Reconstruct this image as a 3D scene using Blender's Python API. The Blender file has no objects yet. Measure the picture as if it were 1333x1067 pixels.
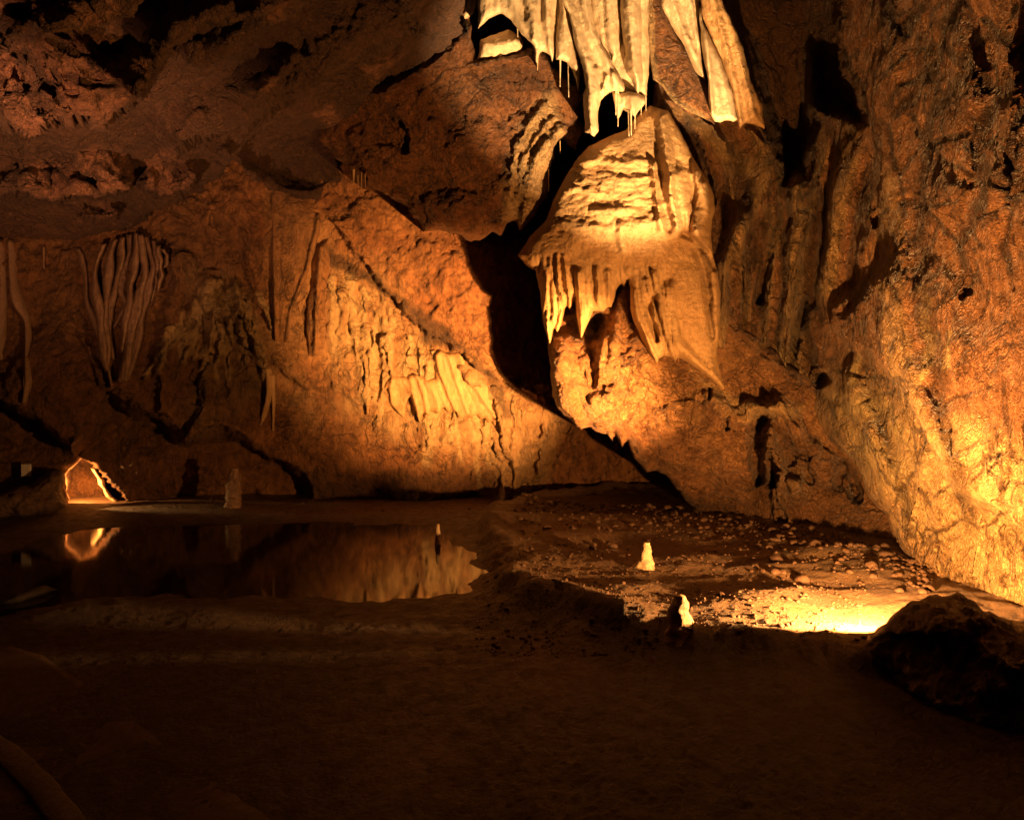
import bpy, math, time
import numpy as np
from mathutils import Vector
T0 = time.time()
F, CX, CY, H = 850.0, 666.5, 533.5, 1.6      # focal length in photo pixels, photo centre, eye height (m)
S = bpy.context.scene
COL = S.collection
rng = np.random.default_rng(7)

# ------------------------------------------------------------------ noise
_perm = np.random.default_rng(11).permutation(256)
_perm = np.concatenate([_perm, _perm, _perm])
_g = np.random.default_rng(12).normal(size=(256, 3)); _g /= np.linalg.norm(_g, axis=1)[:, None]

def perlin(p, seed=0):
    p = p + seed * 17.31
    i = np.floor(p).astype(np.int64); f = p - i
    u = f * f * f * (f * (f * 6 - 15) + 10)
    i &= 255
    out = 0
    for dx in (0, 1):
        wx = u[:, 0] if dx else 1 - u[:, 0]
        ax = _perm[(i[:, 0] + dx) & 255]
        for dy in (0, 1):
            wy = u[:, 1] if dy else 1 - u[:, 1]
            ay = _perm[(ax + i[:, 1] + dy) & 255]
            for dz in (0, 1):
                wz = u[:, 2] if dz else 1 - u[:, 2]
                g = _g[_perm[(ay + i[:, 2] + dz) & 255]]
                d = g[:, 0] * (f[:, 0] - dx) + g[:, 1] * (f[:, 1] - dy) + g[:, 2] * (f[:, 2] - dz)
                out = out + wx * wy * wz * d
    return out * 1.5

def fbm(p, octs=4, seed=0, gain=.5):
    a, s, o = 1.0, 0, 0
    for k in range(octs):
        o = o + a * perlin(p * 2 ** k, seed + k); s += a; a *= gain
    return o / s

def ridged(p, octs=3, seed=0, gain=.5):
    a, s, o = 1.0, 0, 0
    for k in range(octs):
        o = o + a * (1 - np.abs(perlin(p * 2 ** k, seed + k)) * 2); s += a; a *= gain
    return o / s

def worley(p, seed=0):
    i = np.floor(p).astype(np.int64); f = p - i
    F1 = np.full(len(p), 9.0); F2 = np.full(len(p), 9.0)
    rr = np.random.default_rng(seed + 100).random((256, 3))
    for dx in (-1, 0, 1):
        for dy in (-1, 0, 1):
            for dz in (-1, 0, 1):
                h = _perm[(_perm[(_perm[(i[:, 0] + dx) & 255] + i[:, 1] + dy) & 255] + i[:, 2] + dz) & 255]
                q = rr[h] + np.array([dx, dy, dz]) - f
                d = (q * q).sum(1)
                F2 = np.where(d < F1, F1, np.minimum(F2, d)); F1 = np.minimum(F1, d)
    return np.sqrt(F1), np.sqrt(F2)

def sstep(a, b, x):
    t = np.clip((x - a) / (b - a), 0, 1); return t * t * (3 - 2 * t)

# ------------------------------------------------------------------ 2-D helpers
def Z(o, pts):
    return [(o[0] + x * o[2], o[1] + y * o[2]) for x, y in pts]
zA = (590, 0, .3); zB = (660, 280, .225); zC = (900, 480, .2437); zD = (420, 380, .2717)
z1 = (0, 0, .375); z2 = (420, 0, .375); z3 = (833, 0, .375); z4 = (0, 300, .375)
z5 = (420, 300, .375); z6 = (833, 300, .375); z7 = (0, 580, .495); z8 = (673, 580, .495); z9 = (0, 570, .255)

def pdist(x, y, pts):
    """distance to a polyline, position 0..1 along it, signed side (+ = right of travel in picture coords)"""
    pts = np.asarray(pts, float)
    L = np.hypot(*np.diff(pts, axis=0).T); tot = L.sum(); acc = 0
    best = np.full(x.shape, 1e9); T = np.zeros(x.shape); sd = np.zeros(x.shape)
    for (a, b, l) in zip(pts[:-1], pts[1:], L):
        ex, ey = (b - a) / max(l, 1e-6)
        s = np.clip((x - a[0]) * ex + (y - a[1]) * ey, 0, l)
        qx, qy = x - a[0] - ex * s, y - a[1] - ey * s
        d = np.hypot(qx, qy); m = d < best
        best = np.where(m, d, best); T = np.where(m, (acc + s) / tot, T)
        sd = np.where(m, ex * qy - ey * qx, sd); acc += l
    return best, T, np.sign(sd)

def sdf(x, y, poly, near=False):
    """signed distance to a polygon, + inside"""
    poly = np.asarray(poly, float)
    best = np.full(x.shape, 1e9); nx = x.copy(); ny = y.copy(); ins = np.zeros(x.shape, bool)
    for a, b in zip(poly, np.roll(poly, -1, 0)):
        e = b - a; l2 = max((e * e).sum(), 1e-9)
        s = np.clip(((x - a[0]) * e[0] + (y - a[1]) * e[1]) / l2, 0, 1)
        px, py = a[0] + e[0] * s, a[1] + e[1] * s
        d = (x - px) ** 2 + (y - py) ** 2; m = d < best
        best = np.where(m, d, best)
        if near: nx = np.where(m, px, nx); ny = np.where(m, py, ny)
        c = (a[1] > y) != (b[1] > y)
        if c.any():
            xi = a[0] + (y - a[1]) / (b[1] - a[1] + 1e-12) * e[0]
            ins ^= c & (x < xi)
    d = np.where(ins, 1, -1) * np.sqrt(best)
    return (d, nx, ny) if near else d

def rough_poly(poly, jit, seed, seg=5):
    out = []
    poly = np.asarray(poly, float)
    for a, b in zip(poly, np.roll(poly, -1, 0)):
        n = max(1, int(np.hypot(*(b - a)) / seg))
        for k in range(n): out.append(a + (b - a) * k / n)
    out = np.array(out)
    if jit:
        q = np.c_[out * .045, np.full(len(out), seed * 3.7)]
        r = np.c_[out * .13, np.full(len(out), seed * 1.3)]
        out = out + jit * (np.c_[perlin(q, 1), perlin(q, 2)] * 2 + np.c_[perlin(r, 3), perlin(r, 4)])
    return out

def rbf(ctrl):
    c = np.asarray(ctrl, float); P = c[:, :2] / 300; n = len(c)
    if n == 1: return lambda x, y: np.full(x.shape, c[0, 2])
    K = np.hypot(P[:, None, 0] - P[None, :, 0], P[:, None, 1] - P[None, :, 1]) + 0
    A = np.zeros((n + 1, n + 1)); A[:n, :n] = K; A[:n, n] = 1; A[n, :n] = 1
    w = np.linalg.lstsq(A, np.r_[c[:, 2], 0], rcond=None)[0]
    def f(x, y):
        o = np.full(x.shape, w[n])
        for k in range(n): o = o + w[k] * np.sqrt((x / 300 - P[k, 0]) ** 2 + (y / 300 - P[k, 1]) ** 2 + .004)
        return o
    return f

def world(px, py, Y):
    return np.stack([(px - CX) / F * Y, Y, H - (py - CY) / F * Y], -1)

# ------------------------------------------------------------------ mesh output
def link_mesh(name, V, faces, mat, atts=None, parent=None, tris=None):
    V = np.asarray(V, float)
    base = np.array([V[:, 0].mean(), V[:, 1].mean(), V[:, 2].min()])
    if parent is not None: base = np.array(parent.location)
    me = bpy.data.meshes.new(name)
    faces = np.asarray(faces, np.int32)
    k = faces.shape[1]
    nt = 0 if tris is None else len(tris)
    me.vertices.add(len(V)); me.vertices.foreach_set('co', (V - base).astype(np.float32).ravel())
    me.loops.add(len(faces) * k + nt * 3)
    li = faces.ravel() if nt == 0 else np.r_[faces.ravel(), np.asarray(tris, np.int32).ravel()]
    me.loops.foreach_set('vertex_index', li.astype(np.int32))
    me.polygons.add(len(faces) + nt)
    st = np.arange(len(faces)) * k
    if nt: st = np.r_[st, len(faces) * k + np.arange(nt) * 3]
    me.polygons.foreach_set('loop_start', st.astype(np.int32))
    me.update(calc_edges=True); me.validate()
    me.polygons.foreach_set('use_smooth', np.ones(len(me.polygons), bool))
    for a, v in (atts or {}).items():
        at = me.attributes.new(a, 'FLOAT', 'POINT'); at.data.foreach_set('value', np.asarray(v, np.float32))
    me.materials.append(mat)
    o = bpy.data.objects.new(name, me); COL.objects.link(o)
    if parent is not None: o.parent = parent
    else: o.location = base
    return o

def tag(o, label=None, cat=None, group=None, kind=None):
    for k, v in (('label', label), ('category', cat), ('group', group), ('kind', kind)):
        if v: o[k] = v
    return o

def normals(V, Fq):
    a, b, c, d = (V[Fq[:, k]] for k in range(4))
    n = np.cross(c - a, d - b)
    N = np.zeros_like(V)
    for k in range(4):
        for ax in range(3): N[:, ax] += np.bincount(Fq[:, k], n[:, ax], len(V))
    N /= np.linalg.norm(N, axis=1)[:, None] + 1e-12
    return N

class Patch:
    """a rock surface: an outline with its own distance, relief and thickness"""
    def __init__(s, poly, ctrl, step=2.0, rim=0, rimd=.4, jit=1.5, seed=1, closed=True):
        s.seed = seed; s.poly = rough_poly(poly, jit, seed)
        lo = s.poly.min(0) - step; hi = s.poly.max(0) + step
        gx = np.arange(lo[0], hi[0] + step, step); gy = np.arange(lo[1], hi[1] + step, step)
        X, Y = np.meshgrid(gx, gy); shp = X.shape
        d, nx, ny = sdf(X.ravel(), Y.ravel(), s.poly, True)
        ins = (d > 0).reshape(shp)
        c = ins[:-1, :-1].astype(int) + ins[1:, :-1] + ins[:-1, 1:] + ins[1:, 1:]
        idx = np.arange(X.size).reshape(shp)
        m = c > 0
        q = np.stack([idx[:-1, :-1][m], idx[:-1, 1:][m], idx[1:, 1:][m], idx[1:, :-1][m]], 1)
        used = np.unique(q); remap = np.full(X.size, -1); remap[used] = np.arange(len(used))
        s.f = remap[q]
        out = d[used] <= 0
        s.x = np.where(out, nx[used], X.ravel()[used]); s.y = np.where(out, ny[used], Y.ravel()[used])
        s.d = np.maximum(d[used], 0)
        s.D = rbf(ctrl)(s.x, s.y)
        s.rim = rim; s.wc = {}
        if rim:
            t = np.clip(1 - s.d / rim, 0, 1); s.D = s.D + rimd * (1 - np.sqrt(np.maximum(1 - t * t, 0)))
        s.a = {'calc': np.zeros(len(used)), 'stain_shade': np.zeros(len(used)), 'hue': np.zeros(len(used))}
    def wob(s, amp, sc, k=0):
        b = 14 if sc < 20 else 28 if sc < 45 else 70
        if b not in s.wc:
            p = np.c_[s.x / b, s.y / b, np.full(len(s.x), s.seed + b * .13)]
            s.wc[b] = fbm(p, 3, 20), fbm(p, 3, 40)
        return amp * s.wc[b][0], amp * s.wc[b][1]
    def ridge(s, pts, w, h, w2=None, wob=3, sharp=1.0, taper=0):
        wx, wy = s.wob(wob, 30, len(pts))
        pa = np.asarray(pts, float); g = max(w, w2 or w) + 12
        I = np.nonzero((s.x > pa[:, 0].min() - g) & (s.x < pa[:, 0].max() + g) & (s.y > pa[:, 1].min() - g) & (s.y < pa[:, 1].max() + g))[0]
        if len(I) == 0: return s
        d, t, sd = pdist((s.x + wx)[I], (s.y + wy)[I], pts)
        ww = w + ((w2 if w2 is not None else w) - w) * t
        k = np.clip(1 - d / ww, 0, 1)
        if sharp == 1: k = k * k * (3 - 2 * k)
        else: k = k ** sharp
        if taper: k = k * sstep(0, taper, t) * sstep(1, 1 - taper * .7, t)
        s.D[I] -= h * k; return s
    def shelf(s, pts, h, w1=6, w2=80, side=1, wob=4):
        """a lip that sticks out by h on one side of the line and fades away over w2"""
        wx, wy = s.wob(wob, 30, len(pts) + 3)
        d, t, sd = pdist(s.x + wx, s.y + wy, pts)
        e = sstep(0, .08, t) * sstep(1, .92, t)
        on = np.where(sd == side, sstep(w2, 0, d), sstep(w1, 0, d))
        s.D = s.D - h * on * e; return s
    def blob(s, cx, cy, rx, ry, h, rot=0, wob=3, p=1.0):
        wx, wy = s.wob(wob, max(rx, ry) * .5, int(cx) % 7)
        a = math.radians(rot); X = s.x + wx - cx; Y = s.y + wy - cy
        u = (X * math.cos(a) + Y * math.sin(a)) / rx; v = (-X * math.sin(a) + Y * math.cos(a)) / ry
        k = np.clip(1 - (u * u + v * v), 0, 1) ** p
        s.D = s.D - h * k * (k * 0 + 1); return s
    def mask(s, poly, feather=12, wob=5, sc=25):
        if poly is None: return np.ones(len(s.x))
        wx, wy = s.wob(wob, sc, len(poly))
        d = sdf(s.x + wx, s.y + wy, poly)
        return sstep(-feather, feather, d)
    def raise_(s, poly, h, feather=12, wob=5):
        s.D = s.D - h * s.mask(poly, feather, wob); return s
    def flutes(s, poly, wl, amp, ang=0, conv=None, feather=15, stretch=.06, sharp=True, k=0):
        """flowstone ribs; wl = spacing in photo px, ang = lean of the flow, conv = point the flow fans out from"""
        m = s.mask(poly, feather)
        wx, wy = s.wob(5, 45, 11 + k)
        if conv:
            r = np.hypot(s.x - conv[0], s.y - conv[1]); u = np.arctan2(s.x - conv[0], s.y - conv[1]) * conv[2]; v = r
        else:
            a = math.radians(ang); u = s.x * math.cos(a) + s.y * math.sin(a); v = -s.x * math.sin(a) + s.y * math.cos(a)
        q = np.c_[(u + wx) / wl, v / wl * stretch, np.full(len(u), s.seed + k)]
        n = perlin(q, 60 + k) + .5 * perlin(q * [2.1, 2, 1], 61 + k)
        if sharp: n = .5 - np.abs(n) * 1.6
        s.D = s.D - amp * n * m; return s
    def paint(s, att, poly, v, feather=14, wob=8, sc=30, noise=.0, nsc=30, add=False):
        m = s.mask(poly, feather, wob, sc)
        if noise:
            n = fbm(np.c_[s.x / nsc, s.y / nsc, np.full(len(s.x), s.seed + 9.)], 5, 77, .6)
            m = m * np.clip(.5 + n * noise * 2, 0, 1)
        s.a[att] = s.a[att] * (1 - m) + v * m; return s
    def line(s, att, pts, w, v, wob=4):
        wx, wy = s.wob(wob, 25, len(pts) + 1)
        d, t, _ = pdist(s.x + wx, s.y + wy, pts)
        m = np.clip(1.7 * sstep(w, 0, d), 0, 1) * sstep(0, .05, t) * sstep(1, .9, t); s.a[att] = s.a[att] * (1 - m) + v * m; return s
    def build(s, name, mat, noise=(), back=None, parent=None, shrink=0):
        V = world(s.x, s.y, s.D)
        N = normals(V, s.f)
        view = V - np.array([0, 0, H])
        flip = np.sign((N * view).sum(1)); N = -N * np.where(flip == 0, 1, flip)[:, None]
        edge = np.clip(s.d / 8, .25, 1) if back else 1
        disp = np.zeros(len(V))
        for nz in noise:
            kind, sc, amp = nz[:3]; st = np.array(nz[3]) if len(nz) > 3 else 1
            p = V / sc * st + s.seed * .37
            if kind == 'f': n = fbm(p, 4, 3, .55)
            elif kind == 'r': n = ridged(p + .35 * np.c_[perlin(p * 1.7, 5), perlin(p * 1.7, 6), perlin(p * 1.7, 7)], 3, 8) - .55
            elif kind == 'c':
                w = .4 * np.c_[perlin(p * 1.3, 15), perlin(p * 1.3, 16), perlin(p * 1.3, 17)]
                a, b = worley(p + w, 3); n = np.clip((b - a) * 4, 0, 1) ** .6 - 1
                n = n * sstep(-.25, .25, perlin(p * .45, 29))
            elif kind == 's':      # scallops
                a, b = worley(p + .3 * np.c_[perlin(p, 25), perlin(p, 26), perlin(p, 27)], 5); n = .5 - a
            elif kind == 'b':      # billows
                n = np.abs(fbm(p, 3, 9)) * 2 - .4
            disp += n * amp
        V = V + N * (disp * edge)[:, None]
        Fq = s.f
        at = s.a
        if back:
            e = np.concatenate([Fq[:, [0, 1]], Fq[:, [1, 2]], Fq[:, [2, 3]], Fq[:, [3, 0]]])
            key = np.sort(e, 1); _, inv, cnt = np.unique(key[:, 0].astype(np.int64) * len(V) + key[:, 1], return_inverse=True, return_counts=True)
            be = e[cnt[inv] == 1]
            bv = np.unique(be); mp = np.full(len(V), -1); mp[bv] = np.arange(len(bv)) + len(V)
            c0 = V.mean(0)
            r = V[bv] - np.array([0, 0, H]); r = r / r[:, 1:2]
            B = V[bv] + r * back
            if shrink: B = B + (c0 - V[bv]) * [shrink, 0, shrink]
            V = np.concatenate([V, B])
            Fq = np.concatenate([Fq, np.c_[be[:, 1], be[:, 0], mp[be[:, 0]], mp[be[:, 1]]]])
            at = {k: np.r_[v, v[bv]] for k, v in at.items()}
        return link_mesh(name, V, Fq[:, ::-1], mat, at, parent)

def tube(name, path, rad, mat, Ydef=None, n=14, flat=1.0, noise=.12, nsc=.08, seed=0, sub=6, calc=1.0, parent=None, flute=0, cap=True):
    """a dripstone: path of photo px (x, y, Y) with a radius in photo px at every point"""
    P = np.array([world(np.float64(p[0]), np.float64(p[1]), np.float64(p[2])) for p in path])
    R = np.array(rad, float) * np.array([p[2] for p in path]) / F
    t = np.linspace(0, len(P) - 1, (len(P) - 1) * sub + 1)
    i = np.minimum(t.astype(int), len(P) - 2); f = (t - i)[:, None]
    Pm = np.vstack([2 * P[0] - P[1], P, 2 * P[-1] - P[-2]])
    p0, p1, p2, p3 = Pm[i], Pm[i + 1], Pm[i + 2], Pm[i + 3]
    C = .5 * (2 * p1 + (p2 - p0) * f + (2 * p0 - 5 * p1 + 4 * p2 - p3) * f ** 2 + (3 * p1 - p0 - 3 * p2 + p3) * f ** 3)
    r = np.interp(t, np.arange(len(R)), R)
    tan = np.gradient(C, axis=0); tan /= np.linalg.norm(tan, axis=1)[:, None] + 1e-9
    up = np.array([0, 1, 0.]); u = np.cross(tan, up); u /= np.linalg.norm(u, axis=1)[:, None] + 1e-9
    v = np.cross(u, tan)
    ang = np.linspace(0, 2 * np.pi, n, endpoint=False)
    rr = r[:, None] * (1 + flute * np.abs(np.sin(ang[None] * 3 + seed)))
    V = C[:, None] + u[:, None] * (np.cos(ang)[None, :, None] * rr[..., None]) + v[:, None] * (np.sin(ang)[None, :, None] * rr[..., None] * flat)
    V = V.reshape(-1, 3)
    ctr = np.repeat(C, n, 0)
    nz = fbm(V / nsc, 3, 30 + seed)[:, None]
    V = ctr + (V - ctr) * (1 + noise * 3 * nz)
    m = len(C); k = np.arange(n); q = []
    for j in range(m - 1): q.append(np.c_[j * n + k, j * n + (k + 1) % n, (j + 1) * n + (k + 1) % n, (j + 1) * n + k])
    V = np.vstack([V, C[0], C[-1]]); tr = np.vstack([np.c_[(k + 1) % n, k, np.full(n, m * n)], np.c_[(m - 1) * n + k, (m - 1) * n + (k + 1) % n, np.full(n, m * n + 1)]])
    at = {'calc': np.full(len(V), calc), 'stain_shade': np.zeros(len(V)), 'hue': np.zeros(len(V))}
    return link_mesh(name, V, np.vstack(q), mat, at, parent, tris=tr)

# ------------------------------------------------------------------ materials
def rock(name, c1, c2, c3, calc=(.62, .47, .30), dark=(.035, .018, .010), rough=(.35, .7), sc=1.0, stretch=(1, 1, 1),
         bump=.025, fine=.006, crack=0.0, crack_sc=3.0, crackcol=.6, hair=0.0, spec=.5, streak=0.0, vein=0.0, vein_sc=2.0, mott=.6, msc=13.0, vst=(1, 1, 1)):
    m = bpy.data.materials.new(name); m.use_nodes = True; nt = m.node_tree; N = nt.nodes; L = nt.links
    b = N['Principled BSDF']; g = N.new('ShaderNodeNewGeometry')
    def mp(v):
        q = N.new('ShaderNodeVectorMath'); q.operation = 'MULTIPLY'; L.new(g.outputs['Position'], q.inputs[0]); q.inputs[1].default_value = v; return q.outputs[0]
    def noise(vec, scale, det=5, ro=.6, dist=0):
        n = N.new('ShaderNodeTexNoise'); L.new(vec, n.inputs['Vector']); n.inputs['Scale'].default_value = scale; n.inputs['Detail'].default_value = det
        n.inputs['Roughness'].default_value = ro; n.inputs['Distortion'].default_value = dist; return n.outputs['Fac']
    def math_(op, a, b_=None, c=None, clamp=False):
        n = N.new('ShaderNodeMath'); n.operation = op; n.use_clamp = clamp
        for k, v in enumerate((a, b_, c)):
            if v is None: continue
            if isinstance(v, (int, float)): n.inputs[k].default_value = v
            else: L.new(v, n.inputs[k])
        return n.outputs[0]
    def rng_(v, a, b_, c=0, d=1):
        n = N.new('ShaderNodeMapRange'); L.new(v, n.inputs[0])
        for k, q in enumerate((a, b_, c, d)): n.inputs[k + 1].default_value = q
        return n.outputs[0]
    def mix(f, a, b_):
        n = N.new('ShaderNodeMix'); n.data_type = 'RGBA'
        if isinstance(f, (int, float)): n.inputs[0].default_value = f
        else: L.new(f, n.inputs[0])
        for k, v in ((6, a), (7, b_)):
            if isinstance(v, tuple): n.inputs[k].default_value = (*v, 1)
            else: L.new(v, n.inputs[k])
        return n.outputs[2]
    def att(n_):
        a = N.new('ShaderNodeAttribute'); a.attribute_name = n_; return a.outputs['Fac']
    v1 = mp((1, 1, 1)); vs = mp(stretch)
    big = noise(v1, 1.1 * sc, 6, .62, .4); mid = noise(vs, 6 * sc, 7, .65, .3); fin = noise(vs, 28 * sc, 9, .72, .2)
    vf = noise(v1, 130 * sc, 3, .6)
    col = mix(rng_(big, .36, .64), c1, c2)
    col = mix(math_('MULTIPLY', rng_(mid, .48, .68), .75), col, c3)
    mo = noise(vs, msc * sc, 8, .75, .5)
    col = mix(math_('MULTIPLY', rng_(mo, .46, .62), mott), col, tuple(k * .38 for k in c3))
    mo2 = noise(mp((stretch[0] * 1.03, stretch[1], stretch[2])), msc * .45 * sc, 8, .75, .8)
    col = mix(math_('MULTIPLY', rng_(mo2, .54, .66), mott * .7), col, tuple(min(.8, k * 1.35) for k in c2))
    ca = att('calc'); sa = att('stain_shade')
    cm = math_('MULTIPLY', ca, rng_(mid, .25, .5, .7, 1.0))
    calc2 = mix(rng_(fin, .35, .7), calc, tuple(min(1, k * .78) for k in calc))
    if streak:
        st = noise(mp((9, 9, .7)), 1.6, 5, .6, .6)
        calc2 = mix(math_('MULTIPLY', rng_(st, .5, .72), streak), calc2, (.26, .13, .06))
    col = mix(cm, col, calc2)
    sm = math_('MULTIPLY', sa, rng_(fin, .3, .55, .75, 1.0), clamp=True)
    col = mix(sm, col, dark)
    # mineral specks and fine mottling of the rock itself
    col = mix(math_('MULTIPLY', rng_(fin, .55, .75), .5), col, tuple(k * .45 for k in c1))
    col = mix(math_('MULTIPLY', rng_(vf, .58, .8), .35), col, tuple(min(.75, k * 1.7) for k in c2))
    h = math_('MULTIPLY', fin, bump)
    h = math_('ADD', h, math_('MULTIPLY', vf, fine))
    h = math_('ADD', h, math_('MULTIPLY', mid, bump * 1.3))
    if hair:      # fine wrinkles in a skin of calcite
        w = noise(mp((1, 1, 1)), 3.0, 2, .5)
        vv = N.new('ShaderNodeVectorMath'); vv.operation = 'ADD'; L.new(v1, vv.inputs[0])
        wn = N.new('ShaderNodeTexNoise'); L.new(v1, wn.inputs['Vector']); wn.inputs['Scale'].default_value = 4; wn.inputs['Detail'].default_value = 3
        sc_ = N.new('ShaderNodeVectorMath'); sc_.operation = 'SCALE'; L.new(wn.outputs['Color'], sc_.inputs[0]); sc_.inputs['Scale'].default_value = .5
        L.new(sc_.outputs[0], vv.inputs[1])
        st = N.new('ShaderNodeVectorMath'); st.operation = 'MULTIPLY'; L.new(vv.outputs[0], st.inputs[0]); st.inputs[1].default_value = (9, 9, 3.5)
        hn = noise(st.outputs[0], 1.8, 4, .6, 1.2)
        rd = math_('SUBTRACT', 1, math_('MULTIPLY', math_('ABSOLUTE', math_('SUBTRACT', hn, .5)), 7), clamp=True)
        h = math_('ADD', h, math_('MULTIPLY', rd, hair))
    if crack:
        wn = N.new('ShaderNodeTexNoise'); L.new(v1, wn.inputs['Vector']); wn.inputs['Scale'].default_value = 2.6; wn.inputs['Detail'].default_value = 5
        sc_ = N.new('ShaderNodeVectorMath'); sc_.operation = 'SCALE'; L.new(wn.outputs['Color'], sc_.inputs[0]); sc_.inputs['Scale'].default_value = .45
        ad = N.new('ShaderNodeVectorMath'); ad.operation = 'ADD'; L.new(v1, ad.inputs[0]); L.new(sc_.outputs[0], ad.inputs[1])
        vo = N.new('ShaderNodeTexVoronoi'); vo.feature = 'DISTANCE_TO_EDGE'; vo.inputs['Scale'].default_value = crack_sc; L.new(ad.outputs[0], vo.inputs['Vector'])
        gate = rng_(noise(v1, 1.7, 3), .42, .56)
        ck = math_('MULTIPLY', rng_(vo.outputs['Distance'], .0, .045, 1, 0), gate)
        h = math_('SUBTRACT', h, math_('MULTIPLY', ck, crack))
        col = mix(math_('MULTIPLY', ck, crackcol), col, dark)
    if vein:
        for vv_, (a_, b2) in enumerate(((1.0, .042), (2.7, .055))):
            wn = N.new('ShaderNodeTexNoise'); L.new(mp(vst), wn.inputs['Vector']); wn.inputs['Scale'].default_value = vein_sc * a_; wn.inputs['Detail'].default_value = 5
            wn.inputs['Roughness'].default_value = .55; wn.inputs['Distortion'].default_value = 1.2
            ln = rng_(math_('ABSOLUTE', math_('SUBTRACT', wn.outputs['Fac'], .5)), 0, b2, 1, 0)
            ln = math_('MULTIPLY', ln, rng_(noise(v1, 1.3 + vv_, 3), .44, .58))
            h = math_('SUBTRACT', h, math_('MULTIPLY', ln, vein * .05 / a_))
            col = mix(math_('MULTIPLY', ln, min(1, vein * .8)), col, dark)
    L.new(col, b.inputs['Base Color'])
    bp = N.new('ShaderNodeBump'); bp.inputs['Strength'].default_value = 1.0; bp.inputs['Distance'].default_value = 1.0
    L.new(h, bp.inputs['Height']); L.new(bp.outputs[0], b.inputs['Normal'])
    L.new(rng_(mid, .3, .7, rough[0], rough[1]), b.inputs['Roughness'])
    b.inputs['Specular IOR Level'].default_value = spec
    return m

BROWN = dict(c1=(.20, .075, .030), c2=(.30, .12, .045), c3=(.11, .045, .020))
M_back = rock('back_wall_rock', (.34, .14, .05), (.46, .22, .085), (.22, .085, .032), calc=(.66, .46, .22), bump=.07, fine=.010, rough=(.40, .75), stretch=(1, 1, .5), streak=.3, hair=.012, vein=.7, vein_sc=1.6, msc=9, mott=.7)
M_ceil = rock('ceiling_rock', (.24, .105, .058), (.36, .17, .10), (.14, .065, .036), dark=(.055, .026, .014), bump=.05, rough=(.5, .85), crack=.03, crack_sc=2.4, hair=.016, vein=1.0, vein_sc=1.8, mott=.7)
M_bulge = rock('roof_boss_rock', **{**BROWN, 'c2': (.34, .15, .062)}, calc=(.58, .38, .18), bump=.05, fine=.008, rough=(.28, .6), hair=.024, streak=.5, vein=.8, vein_sc=2.2)
M_cream = rock('cream_calcite', (.40, .24, .12), (.5, .33, .18), (.30, .16, .08), calc=(.80, .68, .46), bump=.014, fine=.004, rough=(.35, .7), stretch=(1, 1, .4), streak=.35, mott=.4, hair=.003)
M_dome = rock('golden_flowstone', (.40, .22, .09), (.50, .29, .12), (.30, .15, .065), calc=(.56, .36, .165), bump=.022, fine=.004, rough=(.32, .6), stretch=(1, 1, .6), streak=.55, hair=.006, mott=.4)
M_boss = rock('wet_brown_rock', (.30, .14, .06), (.42, .21, .085), (.20, .085, .04), calc=(.56, .36, .16), bump=.045, fine=.008, rough=(.22, .5), hair=.028, crack=.01, vein=.7, vein_sc=2.4)
M_right = rock('wrinkled_wall_rock', (.27, .125, .058), (.38, .19, .085), (.17, .075, .038), calc=(.68, .52, .23), dark=(.03, .016, .009), bump=.04, fine=.007, rough=(.22, .52), hair=.032, crack=.025, crack_sc=2.6, crackcol=.7, vein=1.0, vein_sc=1.3, vst=(1, 1, .7))
M_boulder = rock('boulder_rock', (.13, .075, .042), (.19, .11, .06), (.07, .04, .025), bump=.04, fine=.01, rough=(.5, .9))
M_mud = rock('cave_mud', (.15, .075, .034), (.23, .125, .055), (.09, .045, .022), calc=(.25, .14, .052), bump=.07, fine=.018, rough=(.35, .75), sc=1.6)
M_stone = rock('loose_stone', (.10, .052, .026), (.15, .078, .038), (.06, .03, .016), bump=.01, fine=.004, rough=(.4, .8), sc=4)
M_stal = rock('stalagmite_calcite', (.36, .22, .11), (.45, .29, .15), (.24, .13, .065), calc=(.64, .48, .28), bump=.012, fine=.004, rough=(.4, .7), sc=2)
M_grey = rock('grey_curtain_calcite', (.17, .095, .055), (.23, .135, .08), (.10, .055, .032), calc=(.32, .20, .125), bump=.012, fine=.003, rough=(.5, .8), stretch=(1, 1, .4), sc=1.5)
M_path = rock('path_concrete', (.09, .055, .03), (.12, .07, .038), (.06, .036, .02), bump=.004, fine=.003, rough=(.6, .9), sc=2)
M_kerb = rock('kerb_concrete', (.20, .16, .13), (.26, .21, .17), (.13, .1, .08), bump=.006, fine=.003, rough=(.7, .9), sc=4)

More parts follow.
